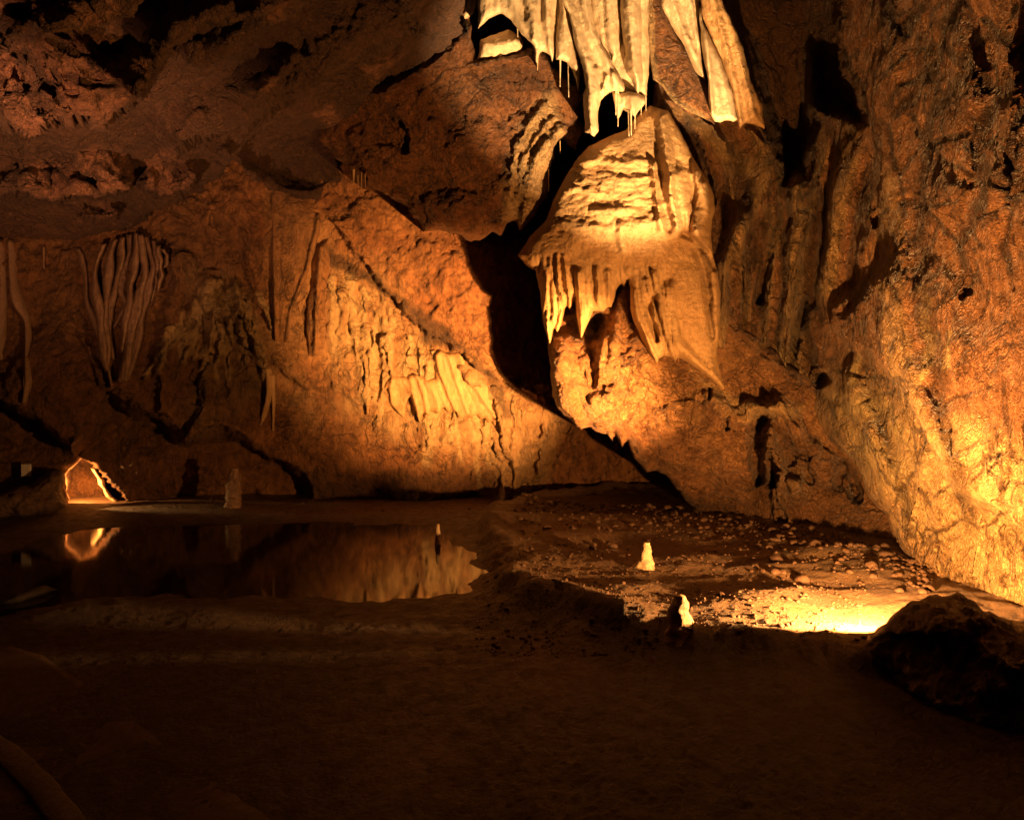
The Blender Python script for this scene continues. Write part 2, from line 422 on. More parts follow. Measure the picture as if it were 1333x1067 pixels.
def water_mat():
    m = bpy.data.materials.new('pool_water'); m.use_nodes = True; nt = m.node_tree; b = nt.nodes['Principled BSDF']
    b.inputs['Base Color'].default_value = (.020, .010, .005, 1); b.inputs['Roughness'].default_value = .06; b.inputs['IOR'].default_value = 1.25
    g = nt.nodes.new('ShaderNodeNewGeometry'); n = nt.nodes.new('ShaderNodeTexNoise'); n.inputs['Scale'].default_value = 1.5; n.inputs['Detail'].default_value = 2
    bp = nt.nodes.new('ShaderNodeBump'); bp.inputs['Distance'].default_value = .0012; nt.links.new(g.outputs['Position'], n.inputs['Vector'])
    nt.links.new(n.outputs['Fac'], bp.inputs['Height']); nt.links.new(bp.outputs[0], b.inputs['Normal'])
    return m
M_water = water_mat()
def plain(name, c, r=.5, metal=0):
    m = bpy.data.materials.new(name); m.use_nodes = True; b = m.node_tree.nodes['Principled BSDF']
    n = m.node_tree.nodes.new('ShaderNodeTexNoise'); n.inputs['Scale'].default_value = 40
    mx = m.node_tree.nodes.new('ShaderNodeMix'); mx.data_type = 'RGBA'; mx.inputs[6].default_value = (*c, 1); mx.inputs[7].default_value = (*[k * .8 for k in c], 1)
    m.node_tree.links.new(n.outputs['Fac'], mx.inputs[0]); m.node_tree.links.new(mx.outputs[2], b.inputs['Base Color'])
    b.inputs['Roughness'].default_value = r; b.inputs['Metallic'].default_value = metal; return m

# ------------------------------------------------------------------ FLOOR, POOL, PATH
def ground(px, py):           # photo point on the floor plane -> (x, y)
    Y = H * F / (np.asarray(py, float) - CY); return (np.asarray(px, float) - CX) / F * Y, Y
POOL = [(-260, 800), (-120, 742), (0, 722), (60, 702), (110, 690), (250, 685), (330, 683), (430, 681), (520, 684), (575, 691), (600, 712), (628, 745), (600, 765), (555, 776), (480, 781), (350, 780), (220, 778), (120, 781), (40, 792), (-60, 815), (-200, 850)]
gy = np.r_[np.linspace(1500, 1120, 40), np.arange(1118, 880, -3.0), np.arange(880, 632, -1.6)]
gx = np.arange(-330, 1680, 2.6)
PX, PY = np.meshgrid(gx, gy); shp = PX.shape
PX, PY = PX.ravel(), PY.ravel(); wx, wy = ground(PX, PY)
q3 = np.c_[wx, wy, np.zeros(len(wx))]
pw = np.array(ground(*np.array(POOL, float).T)).T
pool_d = sdf(wx + .3 * fbm(q3 * 1.6, 5, 5, .6), wy + .5 * fbm(q3 * 1.4, 5, 6, .6), pw)
z = .030 + .045 * fbm(q3 * [.8, .6, 1], 4, 1) + .030 * (ridged(q3 * [1.3, 2.6, 1], 3, 2) - .5) * sstep(-2.2, .5, wx) * sstep(3.2, 4.5, wy)
z += .015 * fbm(q3 * 6, 4, 3, .6) * sstep(-2, .3, wx) + (.006 + .006 * sstep(500, 700, PX)) * fbm(q3 * 22, 3, 4, .65) + .09 * sstep(9.0, 10.2, wy) * sstep(420, 250, PX)
z += .06 * sstep(2.2, 3.6, wx) * sstep(3.0, 5, wy)
for (bx, by, rx, ry, hh) in ((745, 712, 60, 12, .07), (905, 752, 70, 10, .06), (1010, 765, 80, 10, .05), (960, 812, 60, 14, .06), (700, 745, 60, 10, .05), (830, 790, 50, 9, .04), (1040, 800, 60, 12, .05), (650, 690, 60, 5, .06), (1100, 745, 60, 8, .05), (780, 690, 80, 6, .05)):
    z += hh * np.exp(-((PX - bx) / rx) ** 2 - ((PY - by) / ry) ** 2)
bank = rough_poly([(1180, 880), (1100, 872), (1000, 866), (900, 855), (800, 826), (720, 801), (650, 775), (640, 745), (630, 700), (640, 668), (800, 640), (1400, 640), (1700, 880)], 2, 3)
bw = np.array(ground(*bank.T)).T
z += .11 * sstep(-.12, .12, sdf(wx + .12 * fbm(q3 * 2, 3, 21), wy + .2 * fbm(q3 * 2, 3, 22), bw))
z += .12 * np.exp(-(sdf(wx, wy, bw) / .26) ** 2) * sstep(600, 680, PX) * (.42 + .58 * sstep(870, 800, PX)) * sstep(1060, 960, PX)  # lip added on the bank edge to keep lamplight off the foreground
z += .02 * fbm(q3 * [1.5, 5, 1], 4, 33) * sstep(8.6, 9.4, wy)
z = np.where(z < .006, .006 + (z - .006) * .25, z)
z = z * sstep(.02, -.45, pool_d) - .10 * sstep(-.05, .35, pool_d)
Vf = np.c_[wx, wy, z]
idx = np.arange(len(wx)).reshape(shp)
Ff = np.stack([idx[:-1, :-1].ravel(), idx[:-1, 1:].ravel(), idx[1:, 1:].ravel(), idx[1:, :-1].ravel()], 1)
sand = sstep(620, 760, PX) * sstep(660, 700, PY) * np.clip(.45 + fbm(q3 * 2.2, 4, 9) * 1.2, 0, 1)
sand = np.maximum(sand, .45 * sstep(430, 330, PX) * sstep(680, 668, PY) * np.clip(.6 + fbm(q3 * 3, 4, 19) * 1.4, 0, 1))
o = link_mesh('cave_floor', Vf, Ff, M_mud, {'calc': sand, 'stain_shade': np.clip(fbm(q3 * 1.1, 4, 14) * .8 + .75 * sstep(.25, -.15, sdf(wx, wy, bw)) * sstep(668, 684, PY), 0, .85), 'hue': sand * 0})  # beyond the bank: wet mud tone plus painted foreground shade
tag(o, kind='structure')
def floor_z(x, y):
    k = np.argmin((wx - x) ** 2 + (wy - y) ** 2); return z[k]
# water sheet
pxy = np.array(ground(*rough_poly(POOL, 0, 1).T)).T
c = pxy.mean(0); big = c + (pxy - c) * 1.06
wn = len(big)
Vw = np.c_[np.vstack([big, c]), np.full(wn + 1, .0)]
o = link_mesh('water', Vw, np.array([[0, 1, 2, wn]])[:0].reshape(0, 4), M_water, tris=np.c_[np.full(wn, wn), np.arange(wn), (np.arange(wn) + 1) % wn])
tag(o, kind='structure')

# ------------------------------------------------------------------ BACK WALL
W = Patch([(-260, -120), (1080, -120), (1080, 706), (-260, 706)],
          [(-260, 650, 8.2), (-60, 650, 9.1), (60, 650, 9.4), (150, 652, 9.7), (270, 652, 10.6), (400, 650, 11.5), (650, 652, 11.7), (740, 650, 12.3), (900, 655, 13.2), (1060, 660, 13.4),
           (-260, 450, 8.6), (0, 450, 9.9), (150, 400, 10.2), (300, 400, 10.8), (450, 450, 11.2), (550, 500, 11.15), (640, 480, 10.9), (700, 400, 10.7), (850, 400, 12.6), (1060, 400, 12.5),
           (0, 330, 10.2), (250, 260, 10.6), (400, 280, 10.8), (500, 300, 10.9), (640, 330, 10.4), (700, 200, 10.7), (850, 150, 12.0), (1060, 0, 11), (700, 0, 11), (450, 100, 11.2), (0, 100, 12.5), (-260, 100, 11)], step=2.2, seed=1, jit=0)
def on_wall(px, py, lift=.03):
    k = np.argmin((W.x - px) ** 2 + (W.y - py) ** 2); return W.D[k] - lift
und = [(-260, 520), (0, 524), (49, 547), (94, 589), (120, 560), (142, 515), (176, 538), (206, 542), (240, 577), (290, 560), (337, 582), (395, 622), (420, 706), (-260, 706)]
W.raise_(und, -.75, 7, 4)
W.raise_([(88, 612), (106, 594), (122, 602), (142, 630), (160, 657), (150, 720), (84, 720)], -.9, 3.5, 1)       # lamp alcove
W.shelf([(420, 268), (455, 318), (500, 372), (545, 420), (600, 462), (650, 490), (722, 530)], .26, 4, 110, -1, 4)
W.shelf([(590, 470), (625, 505), (655, 560), (668, 620)], .18, 4, 60, -1, 3)
W.ridge([(660, 530), (660, 600), (655, 660)], 34, .26, 22)
W.ridge([(695, 540), (682, 600), (672, 660)], 30, .16, 20)
W.ridge([(715, 545), (705, 600), (695, 640)], 20, .18, 12)
W.flutes([(630, 540), (700, 520), (800, 560), (820, 640), (640, 680)], 13, .09, ang=-8, k=1)
W.flutes([(430, 300), (540, 420), (560, 470), (470, 540), (400, 520), (400, 320)], 12, .045, ang=-6, k=2)
W.flutes([(640, 440), (760, 460), (780, 560), (690, 540)], 9, .06, ang=-12, k=3)
# fan of flowstone in the upper left and its ribs
W.ridge([(215, 330), (245, 370), (300, 420), (340, 450), (390, 470)], 34, .20, 26)
W.ridge([(275, 365), (285, 440), (270, 520), (240, 575)], 22, .20, 8)
W.ridge([(315, 300), (330, 380), (355, 430)], 7, .10, 7)
W.ridge([(240, 340), (225, 400), (212, 470), (208, 540)], 20, .16, 12)
W.ridge([(300, 440), (360, 470), (400, 500)], 14, .12, 14)
W.flutes([(240, 330), (330, 340), (400, 470), (300, 560), (230, 560)], 14, .06, conv=(290, 300, 120), k=4)
W.ridge([(107, 440), (128, 480), (134, 505)], 5, .10, 5)
W.shelf([(150, 500), (190, 530), (240, 578)], .1, 3, 60, 1)
W.shelf([(236, 262), (280, 268), (320, 290), (330, 310)], .14, 4, 50, -1, 8)
for (bx, by, rx, ry, hh) in ((560, 620, 80, 40, .25), (450, 600, 70, 50, .22), (600, 570, 50, 30, .15), (520, 560, 40, 25, .15), (470, 500, 50, 50, .12), (610, 400, 70, 60, .2), (560, 350, 60, 40, .15), (250, 600, 110, 50, .2), (60, 480, 60, 60, .18), (180, 430, 40, 60, -.1)):
    W.blob(bx, by, rx, ry, hh)
W.paint('calc', [(440, 340), (490, 350), (560, 440), (630, 480), (700, 520), (720, 560), (650, 610), (560, 590), (500, 570), (440, 540), (410, 440)], .95, 25, 12, 30, .45)
W.paint('calc', [(640, 530), (740, 540), (700, 660), (640, 660)], .55, 12, 6)
W.paint('calc', [(230, 340), (300, 350), (350, 420), (400, 480), (420, 560), (340, 520), (270, 570), (230, 560), (265, 470)], .5, 14, 14, 22, .5)
W.paint('calc', [(350, 250), (430, 290), (430, 460), (350, 460)], .3, 14, 10)
W.paint('stain_shade', Z(z5, [(0, 60), (60, 90), (180, 150), (260, 225), (330, 270), (420, 330), (500, 420), (480, 425), (400, 405), (340, 390), (350, 340), (260, 250), (150, 180), (0, 110)]), .85, 5, 6, 16)
W.paint('stain_shade', Z(z5, [(520, 440), (600, 500), (640, 560), (660, 650), (630, 650), (600, 590), (570, 530), (540, 480)]), .75, 5, 5, 14)
W.paint('stain_shade', Z(z5, [(630, 480), (790, 560), (790, 600), (700, 560), (640, 510)]), .6, 6, 5, 14)
W.paint('stain_shade', und, .55, 14, 8, 25, .3)  # undercut darkened, the shade under the overhang painted in
W.paint('stain_shade', [(230, 250), (330, 290), (350, 320), (330, 350), (260, 330), (200, 300)], .6, 14, 14, 22, .5)
W.paint('stain_shade', [(95, 320), (230, 320), (205, 420), (160, 500), (140, 500), (120, 430)], .5, 10, 6)
W.paint('stain_shade', [(60, 360), (110, 380), (140, 500), (60, 520), (45, 420)], .5, 20, 10, 25, .3)
W.paint('stain_shade', [(270, 350), (300, 470), (340, 570), (420, 590), (320, 600), (280, 560), (235, 480)], .25, 20, 16, 25, .6)
W.paint('stain_shade', [(400, 610), (640, 600), (640, 660), (400, 660)], .5, 18, 14, 25, .6)
W.paint('stain_shade', [(420, 225), (520, 300), (640, 320), (700, 300), (700, 470), (620, 440), (520, 380), (430, 300)], .22, 20, 14, 25, .5)
for k in range(34):
    x0 = rng.uniform(430, 640); y0 = np.interp(x0, [430, 500, 560, 640], [310, 390, 440, 490]) + rng.uniform(0, 70); L_ = rng.uniform(40, 130)
    W.line('calc', [(x0, y0), (x0 + rng.uniform(-6, 4), y0 + L_ * .5), (x0 + rng.uniform(-10, 8), y0 + L_)], rng.uniform(4, 10), .95, 4)
    W.ridge([(x0, y0), (x0 + rng.uniform(-6, 4), y0 + L_ * .5), (x0 + rng.uniform(-10, 8), y0 + L_)], rng.uniform(5, 9), rng.uniform(.03, .08), 3)
for k in range(26):
    x0 = rng.uniform(640, 770); y0 = np.interp(x0, [640, 720, 780], [505, 530, 570]); y1 = np.interp(x0, [640, 680, 770], [655, 640, 600])
    xe = 670 + (x0 - 670) * .62
    W.ridge([(x0, y0), ((x0 + xe) / 2 + rng.uniform(-3, 3), (y0 + y1) / 2), (xe, y1)], rng.uniform(4, 8), rng.uniform(.03, .08), 4, wob=2)
W.paint('stain_shade', [(-260, 330), (120, 300), (230, 258), (320, 290), (345, 400), (330, 520), (300, 600), (220, 680), (-260, 690)], .52, 40, 16)  # left wall toned down, lamp falloff put into its grey-brown colour
for k in range(44):
    a0 = rng.uniform(-.62, .5); r0 = rng.uniform(40, 120); r1 = r0 + rng.uniform(40, 110); cx0, cy0 = 300, 320
    q_ = [(cx0 + math.sin(a0) * r_ + rng.uniform(-5, 5), cy0 + math.cos(a0) * r_) for r_ in np.linspace(r0, r1, 4)]
    w_ = rng.uniform(3, 8); W.line('calc', q_, w_, .8, 6); W.line('stain_shade', q_, w_, .1, 6); W.ridge(q_, rng.uniform(4, 8), rng.uniform(.03, .08), 3)
for bx, by, rr in ((300, 400, 22), (322, 520, 26), (250, 440, 18), (220, 470, 20), (275, 500, 18), (380, 540, 22), (60, 430, 26), (180, 560, 20)):
    W.paint('stain_shade', [(bx + rr * math.cos(t_) * (1 + .3 * math.sin(3 * t_)), by + 1.6 * rr * math.sin(t_)) for t_ in np.linspace(0, 6, 10)], .75, 9, 12, 16, .5, 18)
W.paint('stain_shade', [(395, 618), (640, 615), (640, 660), (395, 660)], .7, 14, 10)  # wall foot darkened to paint in the falloff of the beam
W.paint('stain_shade', [(380, 470), (470, 500), (480, 580), (420, 620), (380, 560)], .4, 20, 14, 25, .7, 25)
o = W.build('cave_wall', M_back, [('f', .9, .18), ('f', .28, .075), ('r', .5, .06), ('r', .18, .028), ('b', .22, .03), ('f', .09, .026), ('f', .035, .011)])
tag(o, kind='structure')

# ------------------------------------------------------------------ CEILING (left)
ce = [(-260, -260), (600, -260), (600, 0), (604, 40), (590, 58), (560, 80), (530, 92), (505, 108), (490, 137), (465, 160), (440, 180), (437, 205), (446, 235), (450, 250), (432, 268), (395, 262), (345, 240), (305, 215), (280, 238), (235, 262), (205, 272), (190, 283), (160, 300), (110, 318), (55, 332), (0, 338), (-260, 352)]
C = Patch(ce, [(0, 0, 1)], step=2.2, rim=18, rimd=0, jit=2.5, seed=2)
C.D = C.D - 1                                       # height below / above the vault, metres
def hang(line, h, w2, w1=5, wob=5, side=1): C.shelf(line, h, w1, w2, side, wob)
hang(Z(z1, [(-500, 500), (0, 455), (60, 440), (110, 465), (205, 412), (250, 420), (300, 395), (345, 432), (385, 388), (470, 340), (520, 240)]), .50, 120, side=-1)
hang(Z(z1, [(90, 60), (160, 95), (230, 90), (330, 60), (440, 20), (500, -60)]), .38, 70, side=-1)
hang(Z(z1, [(-100, 240), (0, 200), (40, 150), (90, 70)]), .18, 50, side=-1)
hang(Z(z1, [(-300, 700), (90, 665), (180, 705), (250, 672), (330, 680), (430, 655), (480, 600)]), .42, 52, side=-1)
hang(Z(z1, [(480, 640), (560, 680), (660, 650), (700, 610)]), .28, 38, side=-1)
hang(Z(z1, [(270, 745), (340, 768), (410, 758), (425, 720)]), .22, 22, side=-1)
hang(Z(z1, [(470, 340), (530, 250), (600, 150), (720, 75), (900, 45), (960, 0)]), .32, 60, side=-1)
hang(Z(z1, [(560, 560), (700, 480), (880, 420), (1000, 350), (1150, 250), (1330, 150), (1500, 100)]), .40, 80, side=-1)
hang(Z(z1, [(640, 230), (780, 190), (900, 90), (1060, 0)]), .22, 40, side=-1)
hang(Z(z1, [(880, 340), (960, 270), (1030, 190)]), .12, 25, side=-1)
C.ridge(Z(z1, [(780, 540), (900, 640), (1100, 690)]), 22, .2)
C.blob(385, 200, 70, 50, -.35); C.blob(520, 130, 60, 40, -.3, -30); C.blob(60, 60, 60, 45, .16); C.blob(130, 215, 40, 20, .12)
zc = 4.35 + .0023 * np.maximum(C.x - 100, 0) + 2e-6 * np.maximum(C.x - 100, 0) ** 2
t = np.clip(1 - C.d / 20, 0, 1)
C.D = np.minimum((zc + C.D - H) * F / np.maximum(CY - C.y, 60), 11.6) + .25 * (1 - np.sqrt(1 - t * t))
C.paint('stain_shade', None, .90)  # hollows between the slabs darkened: their shade is put into the colour
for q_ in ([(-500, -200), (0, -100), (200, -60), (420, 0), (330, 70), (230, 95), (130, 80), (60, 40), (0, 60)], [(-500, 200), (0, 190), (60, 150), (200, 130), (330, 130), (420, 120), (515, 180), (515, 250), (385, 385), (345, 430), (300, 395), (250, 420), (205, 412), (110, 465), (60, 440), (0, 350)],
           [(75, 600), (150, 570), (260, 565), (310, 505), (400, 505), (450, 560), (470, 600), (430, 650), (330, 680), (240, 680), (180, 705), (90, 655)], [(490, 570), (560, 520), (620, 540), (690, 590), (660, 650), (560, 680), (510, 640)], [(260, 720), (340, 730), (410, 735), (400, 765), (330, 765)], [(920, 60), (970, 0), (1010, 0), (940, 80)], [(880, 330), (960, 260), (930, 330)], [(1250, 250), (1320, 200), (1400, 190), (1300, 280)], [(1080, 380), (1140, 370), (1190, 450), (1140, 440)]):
    C.paint('stain_shade', Z(z1, q_), .06, 6, 9, 20)  # slabs kept pale so they read as lit
C.paint('stain_shade', Z(z1, [(-500, 720), (170, 725), (250, 690), (330, 700), (420, 730), (420, 780), (200, 830), (-500, 900)]), .6, 10, 8)
for v in ([(0, 120), (60, 200), (110, 330), (160, 420)], [(60, 170), (130, 260), (220, 380)], [(160, 130), (250, 180), (330, 200)], [(20, 330), (90, 300), (150, 310)], [(260, 590), (330, 640), (360, 680)], [(200, 580), (240, 640)], [(380, 580), (450, 640), (520, 650)], [(590, 560), (650, 600), (690, 640)], [(560, 540), (610, 600), (640, 650)], [(230, 260), (330, 300), (420, 290)], [(120, 400), (170, 330), (180, 230)]):
    C.ridge(Z(z1, v), 5, -.06, 4, wob=5); C.line('stain_shade', Z(z1, v), 5, .8, 5)
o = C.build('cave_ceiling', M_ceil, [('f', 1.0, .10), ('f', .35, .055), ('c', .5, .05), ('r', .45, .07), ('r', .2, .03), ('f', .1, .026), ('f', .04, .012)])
tag(o, kind='structure')

# vault over the camera, so that the chamber is closed
def sheet(name, fn, nu, nv, mat, kind='structure'):
    u, v = np.meshgrid(np.linspace(0, 1, nu), np.linspace(0, 1, nv)); V = fn(u.ravel(), v.ravel())
    V = V + .25 * np.c_[fbm(V * .5, 4, 1), fbm(V * .5, 4, 2), fbm(V * .5, 4, 3)]
    idx = np.arange(nu * nv).reshape(nv, nu)
    f = np.stack([idx[:-1, :-1].ravel(), idx[:-1, 1:].ravel(), idx[1:, 1:].ravel(), idx[1:, :-1].ravel()], 1)
    zz = np.zeros(nu * nv)
    return tag(link_mesh(name, V, f, mat, {'calc': zz, 'stain_shade': zz + .2, 'hue': zz}), kind=kind)

# ------------------------------------------------------------------ RIGHT WALL
def right_depth(x, y):
    Yb = (3.78 - .16 * sstep(1020, 1100, x) * sstep(330, 680, y)) * F / np.maximum(x - CX, 200)
    Yb = np.minimum(Yb, 8.45)
    lean = np.clip((700 - y) / 700, -.3, 1.4)
    return Yb * (1 - .10 * lean * sstep(1050, 1330, x))
R = Patch([(850, -260), (1700, -260), (1700, 960), (1400, 960), (1333, 835), (1280, 800), (1212, 778), (1195, 755), (1165, 700), (1152, 672), (1130, 645), (1112, 600), (1085, 575), (1060, 545), (1040, 535), (1005, 535), (985, 528), (950, 515), (900, 480), (860, 400), (845, 300), (850, 180), (850, 120)],
          [(0, 0, 1)], step=2.2, rim=20, rimd=.35, jit=2, seed=3)
R.D = R.D - 1 + right_depth(R.x, R.y)
near = Z(z3, [(640, -700), (650, 40), (690, 130), (740, 240), (790, 400), (815, 560), (830, 640), (835, 800), (840, 900), (760, 1000), (660, 1060), (640, 1130), (700, 1180), (900, 1300), (1100, 1700), (2600, 2600), (2600, -700)])
R.raise_(near, .42, 10, 3)
R.raise_(Z(z3, [(330, -600), (650, -600), (690, 200), (770, 420), (700, 380), (600, 360), (560, 600), (510, 620), (450, 420), (390, 200), (320, 60)]), -.9, 14, 6)
R.raise_(Z(z3, [(110, 420), (150, 430), (200, 500), (240, 640), (250, 700), (200, 620), (130, 560), (110, 480)]), -.5, 6, 3)      # side hollow by the pillar
F3 = [([(560, 380), (545, 640), (550, 760), (525, 900), (508, 1100), (522, 1240), (560, 1380), (620, 1420)], 26, .42, 26), ([(610, 400), (640, 520), (605, 660), (580, 800), (565, 900), (550, 1100)], 18, .2, 14),
      ([(745, 380), (725, 560), (685, 700), (655, 900), (640, 1080)], 36, .30, 26), ([(380, 400), (440, 560), (405, 700), (335, 820), (292, 950), (280, 1200), (300, 1400)], 30, .30, 22), ([(190, 400), (290, 540), (335, 720), (362, 900), (370, 1150)], 20, .22, 16),
      ([(580, 130), (600, 300), (610, 430)], 18, .35, 20), ([(450, 700), (455, 900), (440, 1100), (420, 1300)], 16, .18, 16), ([(480, 560), (490, 760), (470, 900)], 10, .14, 9), ([(770, 640), (800, 800), (780, 950)], 18, .14, 18), ([(850, 560), (860, 800), (880, 1100), (960, 1500), (1060, 1900)], 42, .26, 60), ([(700, 1150), (740, 1350), (830, 1560), (900, 1760)], 24, .25, 24), ([(1010, 850), (1050, 1100), (1080, 1400)], 50, .15, 60),
      ([(1060, -100), (1130, 250), (1110, 600), (1010, 850)], 40, .14, 40), ([(1260, -100), (1290, 300), (1230, 700), (1200, 900)], 36, .14, 36), ([(820, -100), (880, 200), (860, 480)], 30, .10, 30), ([(30, 330), (110, 350), (250, 440), (340, 560)], 13, .26, 12), ([(340, 420), (400, 470), (470, 520)], 12, .12, 8)]
for v, w, h, w2 in F3: R.ridge(Z(z3, v), w * .9, h * 1.25, w2 * .9, taper=.35)
for v, w, h in (([(450, 880), (425, 980), (420, 1040)], 9, -.22), ([(640, 640), (640, 820), (615, 960), (600, 1060)], 9, -.2), ([(570, 1050), (545, 1150), (525, 1250), (545, 1350)], 10, -.4), ([(700, 1080), (780, 1010), (850, 900), (830, 760)], 13, -.16)):
    R.ridge(Z(z3, v), w, h, w); R.line('stain_shade', Z(z3, v), w * .7, .55, 4)  # grooves darkened, including the painted shadow curve under the overhanging edge
R.blob(962, 482, 12, 26, -.5, 0); R.blob(1069, 493, 13, 13, -.3, 0, 2)
# dark veins and cracks
veins = [[(1115, 0), (1050, 90), (1040, 150), (1000, 260), (940, 340), (880, 400), (850, 420)], [(850, 0), (870, 60), (920, 125), (985, 0)], [(1040, 150), (1130, 250), (1060, 330), (1000, 400), (985, 480), (985, 640), (955, 665)],
         [(1333, 260), (1250, 310), (1210, 390), (1165, 500), (1190, 640), (1190, 740), (1120, 840), (1140, 1000)], [(1390, 330), (1290, 450), (1280, 600), (1300, 780), (1270, 860), (1310, 1000)],
         [(960, 660), (1040, 760), (1120, 850)], [(1000, 500), (1130, 460)], [(1100, 180), (1200, 300), (1330, 360)], [(860, 420), (880, 560), (915, 620)], [(1190, 750), (1290, 700), (1380, 640)], [(940, 440), (1060, 560), (1180, 620), (1290, 660)],
         [(900, 700), (1000, 720), (1100, 690)], [(1200, 480), (1260, 520), (1290, 580)], [(1000, 250), (900, 300), (860, 380)], [(1180, 60), (1260, 160), (1400, 200)], [(700, 160), (760, 300), (800, 420)],
         [(650, 1280), (760, 1300), (900, 1320), (960, 1340)], [(940, 1490), (1100, 1490)], [(760, 1400), (900, 1350)], [(950, 1600), (1040, 1440), (1100, 1380), (1250, 1330)], [(860, 1760), (960, 1600)], [(1010, 1740), (1090, 1660), (1090, 1580), (1200, 1520)], [(1140, 1700), (1200, 1600), (1300, 1560)], [(980, 1880), (1100, 1800), (1180, 1830), (1300, 1760)]]
for k, v in enumerate(veins):
    p = Z(z3, v); big_ = k < 5
    R.ridge(p, 9 if big_ else 5, -.022 if big_ else -.02, 7, wob=5)
R.blob(833 + 1120 * .375, 620 * .375, 26, 13, -.07, 22); R.paint('stain_shade', [(1232, 222), (1262, 224), (1278, 244), (1250, 246)], .5, 8, 4)
R.paint('stain_shade', Z(z3, [(870, 660), (960, 640), (1100, 300), (1333, 200), (2600, 100), (2600, 1500), (1320, 1200), (1250, 1060), (1080, 1040), (1000, 930), (900, 840)]), .18, 25, 14, 40)
R.paint('stain_shade', Z(z3, [(300, -600), (640, -600), (690, 130), (790, 420), (700, 390), (560, 600), (500, 620), (420, 420), (370, 200)]), .6, 16, 8)  # deep recess beside the drapes painted darker
R.paint('stain_shade', Z(z3, [(250, 700), (300, 560), (380, 700), (400, 900), (300, 1100), (250, 1000)]), .3, 10, 8)
R.paint('calc', Z(z6, [(560, 540), (700, 500), (860, 520), (900, 620), (1000, 660), (1150, 650), (1400, 800), (2400, 1000), (2400, 1800), (1300, 1400), (900, 1100), (840, 930), (760, 800), (640, 660)]), .9, 30, 14, 35, .3)
R.paint('calc', Z(z6, [(520, 330), (560, 330), (560, 540), (480, 620), (390, 640), (430, 480)]), .55, 14, 8)
R.paint('calc', Z(z6, [(520, 0), (560, 0), (540, 300), (500, 300)]), .45, 8, 6)
R.paint('calc', Z(z3, [(100, 380), (250, 440), (400, 560), (430, 700), (380, 640), (240, 480)]), .4, 10, 6)
for v in ([(830, 160), (870, 300), (880, 450), (930, 600)], [(990, 180), (1000, 400), (960, 560)], [(1060, 330), (1050, 500)], [(860, 120), (850, 250)], [(530, 100), (520, 300)], [(640, 60), (660, 200)], [(760, 420), (730, 560)]):
    R.line('calc', Z(z6, v), 7, .6, 10)
for v, w, h, w2 in F3[:8] + F3[9:10]:
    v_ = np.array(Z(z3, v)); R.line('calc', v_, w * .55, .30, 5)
    R.line('stain_shade', v_ + [w * .95, 0], w * .38, .75, 4); R.line('stain_shade', v_ - [w * 1.0, 0], w * .25, .5, 4)  # ribs lightened and their sides darkened, relief shading put into the colour
for k, v in enumerate(veins): R.line('stain_shade', Z(z3, v), 11 if k < 5 else 6 if k < 16 else 2.8, .97 if k < 16 else .8, 8)
for k in range(90):            # short fractures that hatch the rock between the veins
    x0 = rng.uniform(1095, 1350); y0 = rng.uniform(-20, 380); L_ = rng.uniform(14, 46); a0 = math.radians(rng.choice([118, 112, 128, 60, 95], p=[.35, .25, .15, .15, .1]) + rng.normal(0, 9))
    q_ = [(x0, y0), (x0 + math.cos(a0) * L_ * .5 + rng.normal(0, 2), y0 + math.sin(a0) * L_ * .5), (x0 + math.cos(a0) * L_, y0 + math.sin(a0) * L_)]
    R.line('stain_shade', q_, rng.uniform(2.8, 4.6), .9, 4); R.ridge(q_, 4, -.012, 3)
R.flutes(Z(z3, [(160, 560), (560, 700), (560, 1300), (250, 1300)]), 7, .04, ang=4, k=2)
R.flutes(Z(z3, [(560, 400), (860, 500), (860, 1300), (560, 1300)]), 16, .05, ang=6, k=5)
R.flutes(Z(z6, [(700, 600), (1300, 700), (1333, 1300), (900, 1100)]), 26, .06, ang=12, k=3)
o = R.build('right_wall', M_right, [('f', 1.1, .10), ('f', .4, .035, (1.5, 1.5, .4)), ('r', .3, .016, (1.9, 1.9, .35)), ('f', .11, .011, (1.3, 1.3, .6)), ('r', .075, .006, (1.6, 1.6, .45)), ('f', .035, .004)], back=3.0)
tag(o, kind='structure')

# ------------------------------------------------------------------ CENTRAL ROOF BOSS
bul = [(575, -40), (608, -40), (614, 40), (620, 76)] + [(660, 72), (700, 60), (722, 90), (756, 118)] + [(761, 171), (747, 200), (734, 180), (722, 192), (719, 210), (714, 228), (710, 255), (695, 282), (678, 300), (674, 288), (662, 291), (652, 306), (640, 302), (633, 310), (622, 315), (611, 317), (600, 308), (589, 307), (570, 300), (551, 304), (544, 285), (530, 270), (514, 262), (495, 250), (476, 247), (462, 240), (457, 228), (438, 205), (415, 180), (430, 145), (460, 115), (480, 82), (515, 58), (550, 25)]
B = Patch(bul, [(450, 210, 8.8), (520, 260, 8.9), (620, 300, 8.75), (690, 280, 8.4), (740, 180, 8.25), (600, 200, 8.45), (520, 150, 8.4), (600, 60, 8.15), (720, 90, 8.15), (660, 130, 8.25), (680, 220, 8.3)], step=1.9, rim=12, rimd=.3, jit=2, seed=4)
strip = Z(zA, [(430, 400), (480, 550), (485, 600), (440, 640), (430, 700), (410, 760), (400, 850), (350, 940), (292, 1000), (270, 950), (225, 960), (220, 800), (260, 620), (330, 480)])
B.raise_(strip, .06, 10, 4)
B.ridge(Z(zA, [(470, 560), (400, 640), (340, 740), (312, 850), (295, 970)]), 13, .11, 9)
B.ridge(Z(zA, [(400, 470), (310, 560), (265, 680), (240, 850)]), 11, .07, 9)
B.ridge(Z(zA, [(430, 520), (350, 600), (300, 720), (275, 860)]), 7, .06, 7)
B.flutes(strip, 9, .05, conv=(770, 300, 130), k=1)
